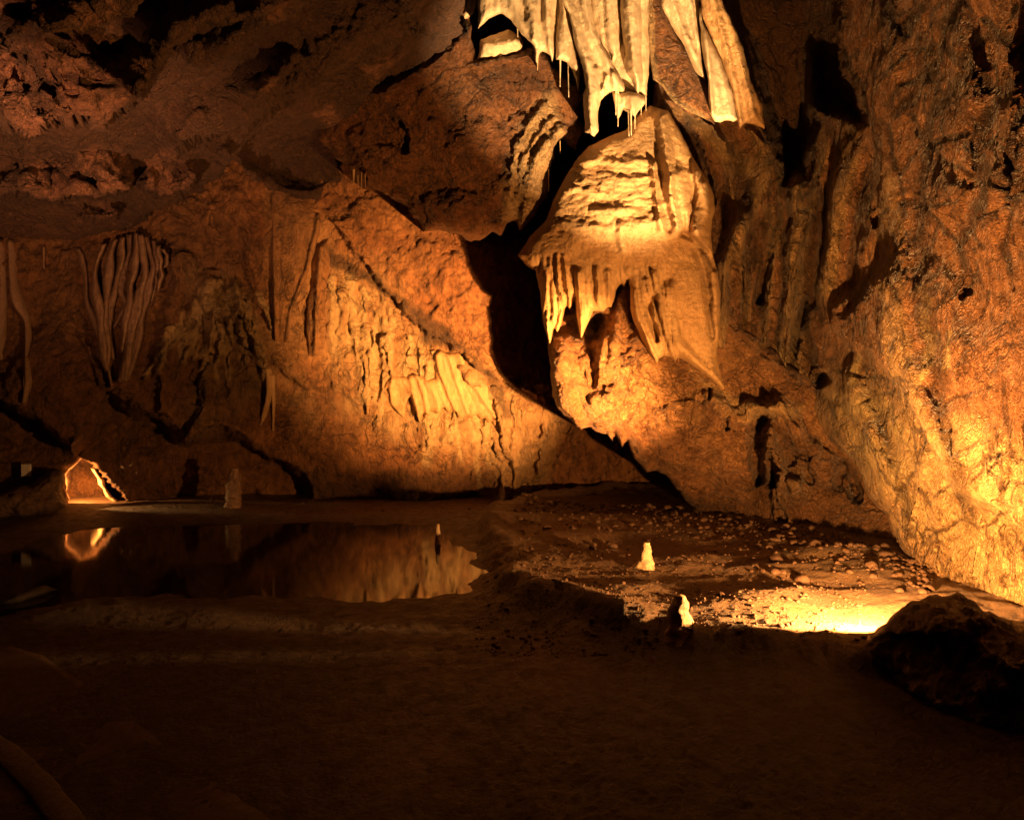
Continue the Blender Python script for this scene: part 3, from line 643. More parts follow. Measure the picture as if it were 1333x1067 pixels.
B.ridge(Z(z2, [(210, 320), (330, 250), (440, 180), (520, 110)]), 20, .28, 16)
B.shelf(Z(z2, [(330, 330), (480, 240), (620, 210), (760, 190)]), .12, 6, 60, -1, 5)
B.blob(500, 215, 40, 28, .2); B.blob(590, 270, 50, 25, .2); B.blob(470, 190, 22, 30, .15); B.blob(620, 190, 60, 40, .15)
B.ridge(Z(z2, [(240, 400), (290, 450), (285, 520)]), 6, -.2, 5)
B.paint('calc', strip, .9, 10, 5)
B.paint('stain_shade', Z(z2, [(330, 330), (480, 240), (620, 215), (780, 200), (780, 330), (620, 350), (480, 420), (350, 430)]), .75, 14, 8, 30, .3)  # upper part of the boss darkened, shade below the drapes painted in
B.paint('stain_shade', Z(z2, [(470, 60), (520, 200), (330, 260), (210, 340), (200, 300), (330, 150)]), .3, 10, 8, 25, .4)
o = B.build('roof_boss', M_bulge, [('f', .7, .10), ('f', .25, .05), ('r', .35, .05), ('c', .3, .03), ('f', .09, .024), ('r', .05, .010), ('f', .03, .007)], back=2.6)
tag(o, 'rounded reddish brown rock boss bulging from the roof left of the pale drapes', 'rock boss')

# ------------------------------------------------------------------ GOLDEN FLOWSTONE DOME
dome = [(797, 176), (765, 191), (748, 212), (739, 225), (728, 245), (720, 262), (712, 285), (690, 308), (674, 332), (684, 345), (694, 352)] + \
    Z(zB, [(165, 320), (190, 440), (208, 600), (225, 680), (245, 742), (255, 690), (262, 655), (280, 655), (293, 678), (305, 640), (320, 600), (333, 545), (345, 520), (362, 545), (378, 510), (395, 480), (405, 590), (418, 660), (431, 712), (445, 680), (468, 630), (490, 580), (497, 555), (530, 555), (555, 560), (580, 535), (600, 535), (615, 500), (632, 430), (650, 405), (665, 395), (680, 415), (700, 370), (715, 420), (712, 540), (730, 610), (770, 700), (810, 780), (870, 858), (880, 830), (905, 815), (935, 820), (950, 830), (978, 850), (990, 820), (1010, 830), (1100, 890), (1180, 950), (1262, 1020), (1262, 980), (1250, 930), (1215, 820), (1235, 600), (1235, 450), (1215, 330), (1190, 230), (1180, 120), (1185, 20)]) + [(931, 275), (930, 255), (920, 232), (902, 205), (885, 170), (870, 145), (846, 138), (830, 150), (815, 170)]
G = Patch(dome, [(797, 176, 7.75), (740, 230, 7.95), (674, 330, 8.4), (760, 260, 7.75), (830, 250, 7.6), (800, 300, 7.62), (720, 330, 7.95), (710, 430, 8.15), (757, 400, 7.85), (810, 360, 7.75), (860, 340, 7.6), (880, 460, 7.7), (930, 480, 7.85), (930, 400, 7.85), (920, 300, 7.85), (900, 200, 7.85), (860, 150, 7.85)], step=1.5, rim=14, rimd=.3, jit=.6, seed=5)
G.shelf([(680, 335), (700, 330), (740, 322), (780, 305), (830, 298), (880, 300), (920, 320)], .05, 14, 60, -1, 6)
for k in range(70):           # rimstone bulges on the crown
    bx = rng.uniform(735, 875); by = rng.uniform(205, 300)
    if sdf(np.array([bx]), np.array([by]), dome)[0] < 12: continue
    G.blob(bx, by, rng.uniform(14, 30), rng.uniform(5, 10), rng.uniform(.012, .032), rng.uniform(-12, 12), 4, .7)
G.ridge([(860, 150), (868, 200), (872, 250), (882, 290), (880, 300)], 12, .28, 10)
G.ridge([(880, 230), (892, 270), (905, 300)], 22, .22, 14)
G.ridge([(850, 215), (855, 260), (862, 300)], 8, .14, 8)
G.ridge([(905, 225), (915, 270), (910, 310)], 12, .16, 14)
G.ridge(Z(zB, [(660, 60), (660, 130), (680, 200)]), 10, .07, 10)
G.flutes([(735, 215), (800, 190), (850, 200), (885, 240), (890, 300), (720, 325), (700, 315)], 9, .016, ang=82, stretch=.45, feather=20, k=6)
fr = Z(zB, [(150, 250), (380, 300), (700, 300), (900, 330), (960, 500), (1010, 820), (880, 860), (710, 560), (700, 380), (430, 720), (240, 750), (180, 500)])
G.flutes(fr, 7.5, .05, ang=-3, stretch=.035, k=1)
G.flutes(fr, 4.2, .022, ang=-3, stretch=.03, k=3)
G.flutes(fr, 18, .06, ang=-3, stretch=.03, k=2)
for v, w, h in (([(415, 330), (425, 500), (432, 700)], 8, .16), ([(245, 260), (230, 420), (215, 560), (243, 730)], 5, .10), ([(290, 240), (300, 400), (330, 520), (295, 660)], 5, .10), ([(330, 240), (345, 400), (365, 530)], 5, .1),
                ([(730, 440), (760, 600), (820, 740), (870, 850)], 7, .18), ([(850, 340), (880, 480), (920, 680), (975, 840)], 6, .16), ([(800, 380), (850, 560), (895, 720)], 6, .1), ([(940, 420), (930, 560), (990, 740), (1100, 860), (1255, 1005)], 14, .14), ([(590, 330), (595, 520)], 6, .08), ([(520, 320), (540, 540)], 8, .08)):
    G.ridge(Z(zB, v), w, h * .75, w * .7, wob=1.5)
G.ridge(Z(zB, [(830, 480), (830, 600), (870, 720)]), 9, -.14, 5, wob=1)
G.ridge(Z(zB, [(1100, 200), (1150, 350), (1170, 540), (1190, 700)]), 9, -.14, 8)
G.ridge(Z(zB, [(1180, 150), (1215, 400), (1215, 700)]), 10, .10, 10)
G.blob(900, 400, 30, 60, .12, -10)
G.ridge([(872, 300), (890, 306), (905, 313), (920, 330), (930, 350)], 7, -.12, 6)
G.ridge([(917, 240), (924, 270), (920, 300)], 10, .12, 10)
G.ridge([(898, 210), (903, 250), (898, 300)], 6, -.10, 5)
G.paint('calc', None, .8, noise=.25, nsc=40)
G.paint('calc', fr, .95, 10, 5)
G.paint('stain_shade', Z(zB, [(1090, 130), (1140, 300), (1160, 500), (1180, 700), (1210, 700), (1190, 400), (1150, 170)]), .6, 6, 5)
G.paint('stain_shade', [(790, 180), (860, 150), (885, 200), (850, 200), (815, 205)], .35, 8, 6)
o = G.build('flowstone_dome', M_dome, [('f', .4, .03), ('f', .16, .013, (.8, .8, 2.2)), ('r', .09, .008, (.8, .8, 2.4)), ('f', .05, .006), ('f', .025, .004)], back=1.6, shrink=.05)
tag(o, 'big golden flowstone dome with a fringe of fluted teeth in the middle of the cave', 'flowstone')

# ------------------------------------------------------------------ LOWER OVERHANGING ROCK
low = [(712, 400), (714, 450), (718, 487), (721, 514), (728, 530), (735, 540), (748, 553), (757, 559), (768, 557), (776, 564), (788, 566), (795, 572), (799, 560), (803, 574), (810, 582), (817, 574), (825, 598), (836, 606), (844, 615), (856, 614), (866, 620), (876, 630), (885, 638), (896, 655), (907, 666), (920, 672), (950, 684), (1010, 702), (1039, 706), (1099, 718), (1143, 732), (1183, 752), (1230, 790), (1290, 800), (1240, 640), (1140, 540), (1040, 480), (960, 420), (920, 330), (820, 310), (740, 340)]
Lw = Patch(low, [(714, 440, 8.5), (730, 540, 8.4), (800, 570, 8.4), (800, 480, 7.95), (880, 520, 7.9), (880, 630, 8.7), (930, 560, 7.8), (940, 672, 9.3), (1010, 699, 8.25), (1039, 703, 7.95), (1099, 714, 7.45), (1143, 728, 6.95), (1183, 748, 6.35), (1220, 770, 5.8), (1100, 640, 7.9), (1040, 600, 8.0), (1000, 560, 8.0), (1150, 690, 7.1), (1180, 640, 7.8), (960, 480, 8.1), (920, 400, 8.3), (820, 380, 8.6), (760, 410, 8.7)], step=1.8, rim=20, rimd=.4, jit=1.8, seed=6)
Lw.blob(740, 425, 26, 14, -.5, 0); Lw.blob(778, 425, 12, 22, -.5, 20)
Lw.ridge(Z(zB, [(690, 420), (660, 560), (620, 720)]), 18, .25, 16)
Lw.ridge(Z(zB, [(560, 560), (560, 700), (530, 860)]), 14, .2, 8)
Lw.ridge(Z(zB, [(480, 720), (490, 860), (500, 980)]), 7, -.2, 5)
Lw.blob(730, 470, 22, 30, .15); Lw.blob(830, 470, 50, 40, .15); Lw.blob(900, 560, 60, 40, .2); Lw.blob(800, 530, 40, 30, .2); Lw.blob(960, 610, 40, 50, .25); Lw.blob(880, 600, 30, 20, .15)
Lw.ridge(Z(zC, [(380, 260), (360, 360), (350, 480), (360, 600)]), 16, -.75, 8)
Lw.ridge(Z(zC, [(420, 480), (440, 580), (430, 620)]), 8, -.5, 5)
Lw.ridge(Z(zC, [(190, 250), (190, 320)]), 5, -.25, 4)
Lw.ridge(Z(zC, [(95, 110), (95, 160)]), 5, -.25, 4)
Lw.blob(900 + 790 * .2437, 480 + 580 * .2437, 8, 16, -.5, 15); Lw.ridge(Z(zC, [(820, 490), (860, 580), (880, 680)]), 10, -.5, 8)
Lw.ridge(Z(zC, [(400, 350), (420, 470), (480, 560), (540, 620)]), 16, .35, 18)
Lw.ridge(Z(zC, [(470, 200), (520, 270), (560, 330)]), 20, .4, 16)
Lw.ridge(Z(zC, [(470, 560), (470, 680), (520, 800), (570, 915)]), 9, .22, 6)
Lw.ridge(Z(zC, [(430, 640), (440, 760), (465, 870)]), 7, .2, 4)
Lw.ridge(Z(zC, [(580, 400), (660, 420), (640, 500), (580, 510)]), 16, .25, 16)
Lw.ridge(Z(zC, [(480, 380), (540, 500), (600, 520), (640, 600)]), 8, -.15, 6)
Lw.blob(900 + 540 * .2437, 480 + 560 * .2437, 10, 8, -.15); Lw.blob(900 + 720 * .2437, 480 + 540 * .2437, 24, 30, .3); Lw.blob(900 + 560 * .2437, 480 + 660 * .2437, 20, 24, .25)
Lw.ridge(Z(zC, [(100, 150), (200, 230), (290, 270), (300, 200), (430, 220)]), 14, .22, 12)
Lw.shelf(Z(zC, [(300, 270), (420, 250), (430, 180)]), .2, 4, 30, -1, 2)
Lw.paint('calc', Z(zC, [(0, 0), (180, 120), (290, 180), (430, 170), (600, 200), (560, 260), (420, 260), (290, 280), (150, 200), (60, 120)]), .75, 10, 6)
Lw.paint('calc', Z(zC, [(380, 330), (430, 330), (560, 520), (640, 560), (640, 700), (470, 700), (460, 560), (390, 420)]), .55, 8, 5, 20, .3)
Lw.paint('calc', Z(zC, [(430, 640), (470, 660), (580, 910), (560, 915), (470, 780)]), .5, 5, 4)
Lw.paint('calc', Z(z5, [(790, 480), (870, 440), (1000, 380), (1200, 480), (1333, 560), (1333, 720), (1100, 650), (920, 660)]), .35, 14, 12, 25, .5)
Lw.paint('stain_shade', [(735, 410), (790, 405), (785, 440), (745, 440)], .7, 8, 5)  # hollow below the dome fringe painted darker
Lw.paint('stain_shade', [(880, 640), (960, 650), (1040, 680), (1200, 740), (1240, 800), (1000, 710), (900, 680)], .75, 16, 10)
Lw.paint('stain_shade', Z(zC, [(600, 720), (760, 620), (880, 700), (960, 800), (1050, 980), (800, 960), (600, 860)]), .45, 12, 10, 25, .4)
Lw.paint('stain_shade', [(990, 560), (1060, 560), (1110, 610), (1150, 680), (1220, 770), (1100, 720), (1000, 690), (960, 640)], .5, 22, 12, 25, .0)  # darker rock plus painted shade beside the right wall edge
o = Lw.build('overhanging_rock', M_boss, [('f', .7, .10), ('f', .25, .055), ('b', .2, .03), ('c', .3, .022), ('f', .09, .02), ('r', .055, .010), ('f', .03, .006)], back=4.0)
tag(o, 'wet orange brown rock mass overhanging the floor beneath the golden flowstone dome', 'rock mass')

# ------------------------------------------------------------------ PALE DRAPES AT THE TOP
CN = [('f', .35, .03), ('f', .09, .012), ('f', .03, .004)]
def drape(poly, ctrl, label, ribs=(), fl=None, mat=None, rim=12, rimd=.13, back=1.2, calc=.95, step=1.5, seed=10, jit=.8, name='drapery', cat='drapery', stains=(), group='pale drapery curtains hanging in the centre of the roof', noise=None, pre=None, rough=None):
    p = Patch(poly, ctrl, step, rim, rimd, jit, seed)
    for v, w, h in ribs: p.ridge(v, w, h * .75, w * .75, wob=1.5)
    if fl: p.flutes(None, fl[0], fl[1] * .55, ang=fl[2], stretch=.035)
    p.paint('calc', None, calc, noise=.15, nsc=40)
    for q, v in stains: p.paint('stain_shade', q, v, 5, 4, 15)
    if pre: pre(p)
    return tag(p.build(name, mat or M_cream, noise or CN, back=back, shrink=.08), label, cat, group)
drape(Z(zA, [(108, -300), (108, 60), (105, 130), (150, 85), (210, 58), (250, 85), (285, 130), (340, 190), (355, 215), (358, 280), (362, 310), (368, 270), (375, 235), (385, 222), (410, 232), (425, 245), (432, 272), (440, 230), (445, 150), (455, -40), (455, -300)]),
      [(640, 0, 7.85), (690, 40, 7.68), (720, 60, 7.66), (640, -80, 7.8), (720, -80, 7.6)], 'pale cream drape with an arched lower edge at the left end of the roof drapes',
      ribs=[(Z(zA, [(320, -100), (340, 60), (362, 300)]), 12, .12), (Z(zA, [(400, -100), (410, 100), (430, 260)]), 9, .1), (Z(zA, [(250, -100), (270, 40), (330, 180)]), 12, .08)], fl=(16, .05, 3), seed=11)
drape(Z(zA, [(60, -300), (118, -300), (112, -10), (85, 60), (45, 100), (38, 60), (55, 20)]), [(615, 0, 8.1), (610, 20, 8.15)], 'narrow pale sliver of drape left of the arched cream drape', seed=12, rim=7)
drape(Z(zA, [(120, 175), (180, 150), (240, 125), (290, 160), (305, 190), (300, 225), (215, 245), (215, 262), (160, 255), (100, 262), (115, 220)]), [(630, 70, 8.1), (660, 45, 8.1), (680, 60, 8.1)],
      'pale rounded calcite block showing under the arch of the cream drape', ribs=[(Z(zA, [(140, 200), (280, 180)]), 16, .1)], seed=13, rim=14, name='calcite_block', cat='rock', noise=[('f', .3, .05), ('f', .1, .03), ('f', .04, .01)], calc=.85)
drape(Z(zA, [(452, -300), (460, 40), (445, 180), (446, 262), (470, 265), (490, 275), (520, 310), (532, 350), (540, 385), (548, 340), (553, 310), (545, 260), (520, 180), (510, 60), (500, -300)]),
      [(730, 40, 7.6), (745, 90, 7.58), (735, -60, 7.55)], 'ragged pale drape ending in a row of short drips between two larger drapes', fl=(10, .05, -4), seed=14, rim=9)
drape(Z(zA, [(470, -300), (468, 0), (500, 60), (515, 120), (530, 200), (560, 290), (575, 400), (562, 430), (566, 520), (570, 575), (592, 578), (600, 588), (612, 592), (622, 580), (628, 570), (630, 480), (640, 440), (655, 420), (680, 402), (715, 400), (748, 405), (742, 360), (720, 320), (700, 300), (690, 260), (640, 190), (615, 120), (600, 20), (600, -300)]),
      [(740, 0, 7.55), (760, 60, 7.52), (775, 120, 7.48), (775, 175, 7.45), (800, 110, 7.55), (745, -80, 7.5)], 'broad pale drape ending in one long blunt tooth above the black hollow',
      ribs=[(Z(zA, [(480, 0), (530, 120), (580, 280), (595, 420), (600, 580)]), 14, .2), (Z(zA, [(560, -50), (600, 130), (670, 260), (730, 380)]), 12, .14), (Z(zA, [(620, 300), (625, 420), (625, 560)]), 7, .1), (Z(zA, [(660, 330), (650, 400)]), 6, .07), (Z(zA, [(690, 320), (700, 395)]), 6, .07)],
      fl=(11, .05, -14), seed=15)
drape(Z(zA, [(590, -300), (600, 60), (612, 120), (645, 190), (685, 235), (692, 275), (705, 265), (718, 235), (728, 180), (745, -20), (745, -300)]),
      [(790, 0, 7.56), (800, 60, 7.56), (800, -80, 7.52)], 'smooth flat pale drape between the long tooth and the tapering column', ribs=[(Z(zA, [(670, -60), (680, 60), (700, 240)]), 14, .1)], fl=(14, .04, -5), seed=16)
drape(Z(zA, [(712, -300), (722, 60), (735, 180), (745, 240), (735, 260), (748, 320), (770, 345), (790, 385), (803, 408), (812, 390), (822, 360), (822, 250), (818, 0), (818, -300)]),
      [(820, 0, 7.45), (825, 100, 7.45), (815, -80, 7.4)], 'tapering pale stalactite column with a green tinge beside the dark cleft', ribs=[(Z(zA, [(765, -100), (775, 150), (800, 390)]), 24, .22)], seed=17, rim=12, rimd=.3, name='stalactite', cat='stalactite', fl=(12, .03, -3))
drape(Z(zA, [(690, 400), (720, 395), (760, 395), (800, 405), (830, 420), (836, 445), (815, 470), (800, 485), (788, 508), (770, 495), (750, 480), (735, 470), (728, 500), (715, 520), (705, 480), (698, 440)]),
      [(820, 135, 7.55), (800, 130, 7.6)], 'lumpy cream pendant under the tip of the tapering column', ribs=[(Z(zA, [(770, 410), (785, 500)]), 14, .15)], seed=18, rim=8, name='pendant', cat='dripstone', fl=(7, .04, 0))
drape(Z(zA, [(105, -300), (110, 60), (160, 60), (260, 60), (330, 140), (400, 190), (470, 230), (560, 260), (600, 380), (640, 400), (760, 400), (840, 420), (850, 300), (850, -300)]),
      [(640, 0, 7.98), (740, 60, 7.70), (820, 100, 7.62), (720, -80, 7.72)], 'continuous cream flowstone sheet behind the pale drapes', ribs=[], fl=(14, .05, -2), seed=26, rim=8, back=.6, name='flowstone_sheet', cat='flowstone')
# brown rock between the drapes, its pale hem
drape(Z(zA, [(818, -300), (842, 60), (850, 230), (868, 345), (905, 375), (960, 450), (1040, 490), (1130, 540), (1130, 400), (1060, 300), (1000, 200), (960, 140), (900, 0), (900, -300)]),
      [(850, 0, 8.1), (860, 90, 8.0), (890, 130, 7.9), (920, 150, 7.9), (860, -80, 8.1)], 'dark reddish rock panel with a pale hem between the column and the blade drapes', mat=M_bulge, calc=.1, seed=19, name='reddish_rock', cat='rock',
      ribs=[(Z(zA, [(840, -60), (852, 220), (872, 345), (905, 375), (960, 450), (1040, 490), (1130, 545)]), 8, .14)], noise=[('f', .4, .05), ('r', .2, .03), ('f', .08, .015)],
      pre=lambda p: p.line('calc', Z(zA, [(838, -60), (850, 220), (868, 345), (905, 378), (960, 452), (1040, 495), (1130, 545)]), 11, 1.0, 2))
drape(Z(zA, [(880, -300), (1075, -300), (1072, 100), (1080, 220), (1092, 342), (1070, 325), (1050, 305), (1030, 260), (1000, 200), (960, 140), (905, 20)]),
      [(880, 0, 7.6), (900, 50, 7.6), (915, 90, 7.6), (880, -80, 7.5)], 'bright pale blade drape slanting down beside the reddish rock panel', ribs=[(Z(zA, [(930, -60), (1010, 150), (1085, 330)]), 10, .1), (Z(zA, [(1010, -60), (1050, 120), (1088, 330)]), 8, .1)], fl=(9, .05, -20), seed=20, rim=8)
drape(Z(zA, [(1068, 20), (1085, 110), (1125, 185), (1165, 265), (1212, 400), (1232, 520), (1215, 528), (1200, 522), (1180, 518), (1160, 530), (1135, 527), (1112, 490), (1104, 350), (1085, 240), (1070, 120)]),
      [(920, 40, 7.4), (925, 100, 7.35), (945, 150, 7.35)], 'pale folded blade drape with a square cut lower end', ribs=[(Z(zA, [(1075, 60), (1100, 200), (1125, 500)]), 7, .12)], fl=(12, .04, -10), seed=21, rim=8, calc=.85)
drape(Z(zA, [(1060, -300), (1150, -300), (1165, 0), (1195, 60), (1255, 200), (1285, 330), (1340, 450), (1350, 560), (1300, 540), (1268, 535), (1246, 556), (1232, 520), (1210, 395), (1160, 255), (1080, 80)]),
      [(930, 0, 7.45), (950, 60, 7.45), (970, 120, 7.5), (985, 160, 7.6), (930, -80, 7.4)], 'orange outer drape hanging along the edge of the dark cleft', mat=M_dome, calc=.55, ribs=[(Z(zA, [(1110, -60), (1180, 180), (1250, 530)]), 9, .1), (Z(zA, [(1170, 0), (1240, 220), (1300, 500)]), 10, .1)], fl=(10, .04, -18), seed=22, rim=9,
      noise=[('f', .3, .03), ('f', .08, .02), ('r', .05, .008)])
# pillar over the dome
drape(Z(zA, [(880, 470), (940, 490), (948, 560), (940, 640), (955, 740), (975, 850), (990, 920), (965, 960), (945, 1000), (925, 930), (900, 850), (885, 760), (882, 690), (898, 620), (898, 560)]),
      [(865, 150, 8.0), (868, 210, 8.0), (878, 290, 7.85)], 'smooth orange pillar running down from the ledge onto the dome', mat=M_dome, calc=.6, seed=24, rim=10, rimd=.3, name='pillar', cat='column', back=.5, ribs=[(Z(zA, [(915, 500), (915, 680), (950, 950)]), 10, .1)])

# soda straws and thin drips
straws = [(z2, 676, 90, 130, 8.0, .9), (z2, 825, 215, 302, 7.75, 1.2), (z2, 853, 225, 338, 7.75, 1.1), (z2, 886, 240, 312, 7.6, 2.0), (z2, 992, 240, 325, 7.55, .8), (z2, 1018, 315, 400, 7.55, 1.2), (z2, 1025, 310, 440, 7.6, 1.3), (z2, 1062, 390, 474, 7.55, 1.1), (z2, 1070, 380, 470, 7.5, 1.2), (z2, 1085, 370, 448, 7.55, 1.1),
          (z2, 1105, 360, 400, 7.6, .8), (z2, 1122, 345, 385, 7.65, .8), (z2, 785, 600, 668, 8.3, .8), (z2, 824, 500, 535, 8.25, .7), (z2, 122, 620, 655, 8.6, .7), (z2, 135, 610, 668, 8.6, .8), (z2, 147, 615, 660, 8.6, .7), (z2, 108, 600, 640, 8.6, 1.8), (zC, 303, 220, 282, 7.7, 2.2)]
words_ = ['hair thin', 'slender', 'long slender', 'short tapering', 'very fine', 'straight', 'long straight', 'bright', 'twin', 'pale', 'tiny', 'stubby', 'lone', 'minute', 'fine', 'thin', 'faint', 'pointed', 'short pale']
places = ['under the arch of the cream drape', 'under the ragged drape, nearer the arched drape', 'under the ragged drape, longest there', 'at the last tip of the ragged drape', 'on the face of the broad drape', 'at the left of the lumpy pendant', 'left of the lumpy pendant, reaching lower than its neighbour', 'under the pendant, leftmost of the three longest', 'under the pendant, middle of the three longest', 'under the pendant, rightmost of the three longest',
          'right of the lumpy pendant', 'at the top of the pillar', 'on the right edge of the roof boss', 'under the tooth of the roof boss', 'at the left end of the roof boss, first of three', 'at the left end of the roof boss, longest of three', 'at the left end of the roof boss, last of three', 'beside three fine straws on the roof boss', 'above the hollow in the overhanging rock']
for k, (zz, x, ya, yb, Y, r) in enumerate(straws):
    (a, b), (c_, d) = Z(zz, [(x, ya - 12), (x + rng.uniform(-2, 2), yb)])
    o = tube('soda_straw', [(a, b, Y), ((a + c_) / 2, (b + d) / 2, Y), (c_, d, Y)], [r * 1.0, r * .75, r * .35], M_cream if k < 12 else M_dome, n=8, noise=.05, seed=k)
    tag(o, f'{words_[k]} straw stalactite {places[k]}', 'stalactite', 'thin straw stalactites')

# ------------------------------------------------------------------ CURTAINS ON THE LEFT WALL
cur = [([(270, 60), (292, 140), (310, 260), (335, 360), (348, 440)], [3, 3.5, 4, 4, 2.5], 'thin leftmost'), ([(352, 45), (330, 150), (340, 260), (352, 360), (372, 490)], [3, 4, 6, 7, 3], 'broad lower'),
       ([(400, 30), (378, 130), (362, 250), (372, 380), (380, 550)], [4, 5, 6, 5, 2], 'long wavy'), ([(430, 22), (418, 110), (390, 240), (372, 330), (388, 450)], [3, 4, 6, 5, 2], 'dark folded'),
       ([(450, 12), (440, 110), (415, 200), (430, 260), (398, 340)], [3, 4, 6, 5, 2], 'short knobbly'), ([(470, 8), (478, 110), (450, 190), (440, 300), (425, 420)], [3, 4, 5, 5, 2], 'narrow middle'),
       ([(490, 12), (505, 120), (480, 230), (455, 360), (420, 527)], [4, 5, 7, 8, 7], 'wide straight'), ([(505, 20), (530, 120), (515, 220), (480, 340), (440, 525)], [4, 4, 6, 7, 4], 'smooth outer'),
       ([(525, 35), (548, 120), (540, 180), (520, 250)], [3, 4, 4, 2], 'short ribbed'), ([(548, 50), (562, 110), (556, 160), (550, 210)], [3, 3, 3, 2], 'small ribbed'), ([(570, 62), (578, 90), (572, 130)], [3, 3, 1.5], 'tiny rightmost')]
for k, (pt, rd, w) in enumerate(cur):
    pc = np.array(Z(z4, pt)); tt = np.linspace(0, len(pc) - 1, 26); ii = np.arange(len(pc))
    cx_ = np.interp(tt, ii, pc[:, 0]) + 1.6 * np.sin(tt * 2.6 + k * 1.7) + .8 * np.sin(tt * 6.1 + k); cy_ = np.interp(tt, ii, pc[:, 1])
    wd = np.interp(tt, ii, rd) * .95 * (1 + .28 * np.sin(tt * 3.3 + k * 2.1)) + .4
    rib = [(x - v, y) for x, y, v in zip(cx_, cy_, wd)] + [(x + v, y) for x, y, v in zip(cx_[::-1], cy_[::-1], wd[::-1])]
    lf = .10 + .07 * (k * 7 % 4)
    drape(rib, [(x, y, on_wall(x, y, lf)) for x, y in zip(cx_[::6], cy_[::6])], f'{w} grey brown curtain in the fan of hanging curtains on the left wall', mat=M_grey, calc=.2, seed=60 + k, rim=5, rimd=.10, back=.35, step=1.0, jit=.5, fl=(4, .02, 0), name='curtain', cat='curtain', group='fan of curtains on the left wall', noise=[('f', .2, .03), ('f', .06, .016), ('r', .05, .008)], rough=0)
for k, (pt, rd, lab) in enumerate([([(8, 40), (14, 200), (6, 400), (4, 600)], [3, 3, 3, 2], 'thin wavy curtain at the far left edge of the wall'), ([(45, 40), (50, 180), (70, 260), (98, 330), (92, 520), (88, 620)], [4, 3.5, 5, 2.2, 2.4, 1.5], 'tall kinked curtain just right of the one at the wall edge'),
                                  ([(152, 55), (153, 130)], [1.6, .8], 'short single drip between the kinked curtain and the fan of curtains'), ([(85, 600), (100, 520), (94, 440)], [2, 3, 2], 'small lower fold beside the tall kinked curtain')]):
    o = tube('curtain' if k != 2 else 'stalactite', [(x, y, on_wall(x, y, .04)) for x, y in Z(z4, pt)], rd, M_grey, n=12, flat=2 if k != 2 else 1, noise=.1, nsc=.25, seed=k + 30, sub=8, calc=.5)
    tag(o, lab, 'curtain' if k != 2 else 'stalactite')
drape(Z(z4, [(935, -160), (960, -180), (1050, -90), (1110, -60), (1120, -30), (1095, 60), (1060, 180), (1030, 240), (1010, 290), (1000, 385), (975, 392), (950, 385), (945, 260), (940, 100)]),
      [(x_, y_, on_wall(x_, y_, l_)) for x_, y_, l_ in ((360, 250, .06), (400, 280, .14), (370, 400, .18), (385, 340, .18), (365, 440, .16))], 'large orange triangular drapery hanging on the back wall', mat=M_back, calc=.3, ribs=[(Z(z4, [(1110, -50), (1070, 130), (1010, 280), (995, 385)]), 7, .14), (Z(z4, [(945, -120), (950, 100), (958, 380)]), 6, .12)], fl=(13, .03, 2), seed=31, rim=24, rimd=.14, back=.8, group='orange draperies on the back wall')
drape(Z(z4, [(1090, 60), (1140, 30), (1145, 120), (1128, 250), (1132, 330), (1127, 408), (1110, 432), (1090, 440), (1068, 440), (1062, 350), (1068, 250), (1085, 130)]),
      [(x_, y_, on_wall(x_, y_, .16)) for x_, y_ in ((412, 330), (410, 450))], 'narrow orange hanging tongue right of the triangular drapery', mat=M_back, calc=.3, ribs=[(Z(z4, [(1115, 60), (1100, 240), (1095, 430)]), 7, .12)], fl=(12, .03, 3), seed=32, rim=13, rimd=.12, back=.8, group='orange draperies on the back wall')
# bright flowstone apron on the back wall
ap = Z(zD, [(330, 400), (400, 405), (440, 395), (500, 420), (540, 410), (530, 350), (535, 300), (562, 280), (600, 298), (640, 290), (690, 300), (740, 350), (790, 440), (840, 540), (862, 600), (850, 650), (835, 625), (825, 640), (806, 612), (795, 625), (775, 600), (758, 612), (740, 592), (715, 606), (690, 592), (668, 604), (650, 600), (640, 572), (615, 560), (600, 575), (575, 548), (555, 580), (520, 560), (505, 590), (485, 570), (466, 636), (452, 600), (440, 560), (415, 500), (402, 520), (392, 606), (370, 585), (345, 560), (318, 535), (316, 490), (305, 460), (285, 470), (300, 430)])
drape(ap, [(x_, y_, on_wall(x_, y_, l_)) for x_, y_, l_ in ((520, 490, .06), (545, 520, .12), (570, 500, .10), (585, 465, .12), (600, 500, .14), (610, 540, .16), (640, 545, .14), (540, 545, .14), (510, 520, .08), (630, 500, .06))],
      'bright golden apron of flowstone with a ragged toothed hem on the back wall', mat=M_dome, calc=.85, seed=33, rim=7, rimd=.10, back=.4, step=1.4, jit=1.2,
      ribs=[(Z(zD, v), w, h) for v, w, h in (([(545, 300), (560, 380), (600, 480), (640, 585)], 5, .10), ([(600, 300), (640, 420), (690, 580)], 5, .06), ([(650, 295), (710, 420), (830, 610)], 6, .07), ([(450, 400), (480, 480), (500, 580)], 6, .08), ([(420, 420), (440, 520), (464, 625)], 5, .08), ([(330, 420), (322, 490), (345, 550), (388, 600)], 4, .08), ([(500, 430), (540, 500), (560, 570)], 6, .06))],
      fl=(7, .035, -22), name='flowstone_apron', cat='flowstone', group=None, pre=lambda p: p.blob(420 + 370 * .2717, 380 + 500 * .2717, 12, 18, -.10))
for k, (pt, rd, lab) in enumerate([([(932, 480), (935, 560), (918, 640), (892, 750)], [4, 3.5, 3, 1], 'long bent dripstone hanging over the dark recess'), ([(945, 500), (950, 600), (948, 695)], [3.2, 2, 1], 'thin straight dripstone beside the long bent one')]):
    o = tube('dripstone', [(x, y, on_wall(x, y, .03)) for x, y in Z(z4, pt)], rd, M_dome, n=10, flat=2, noise=.1, seed=k + 60, sub=8, calc=.8)
    tag(o, lab, 'dripstone')

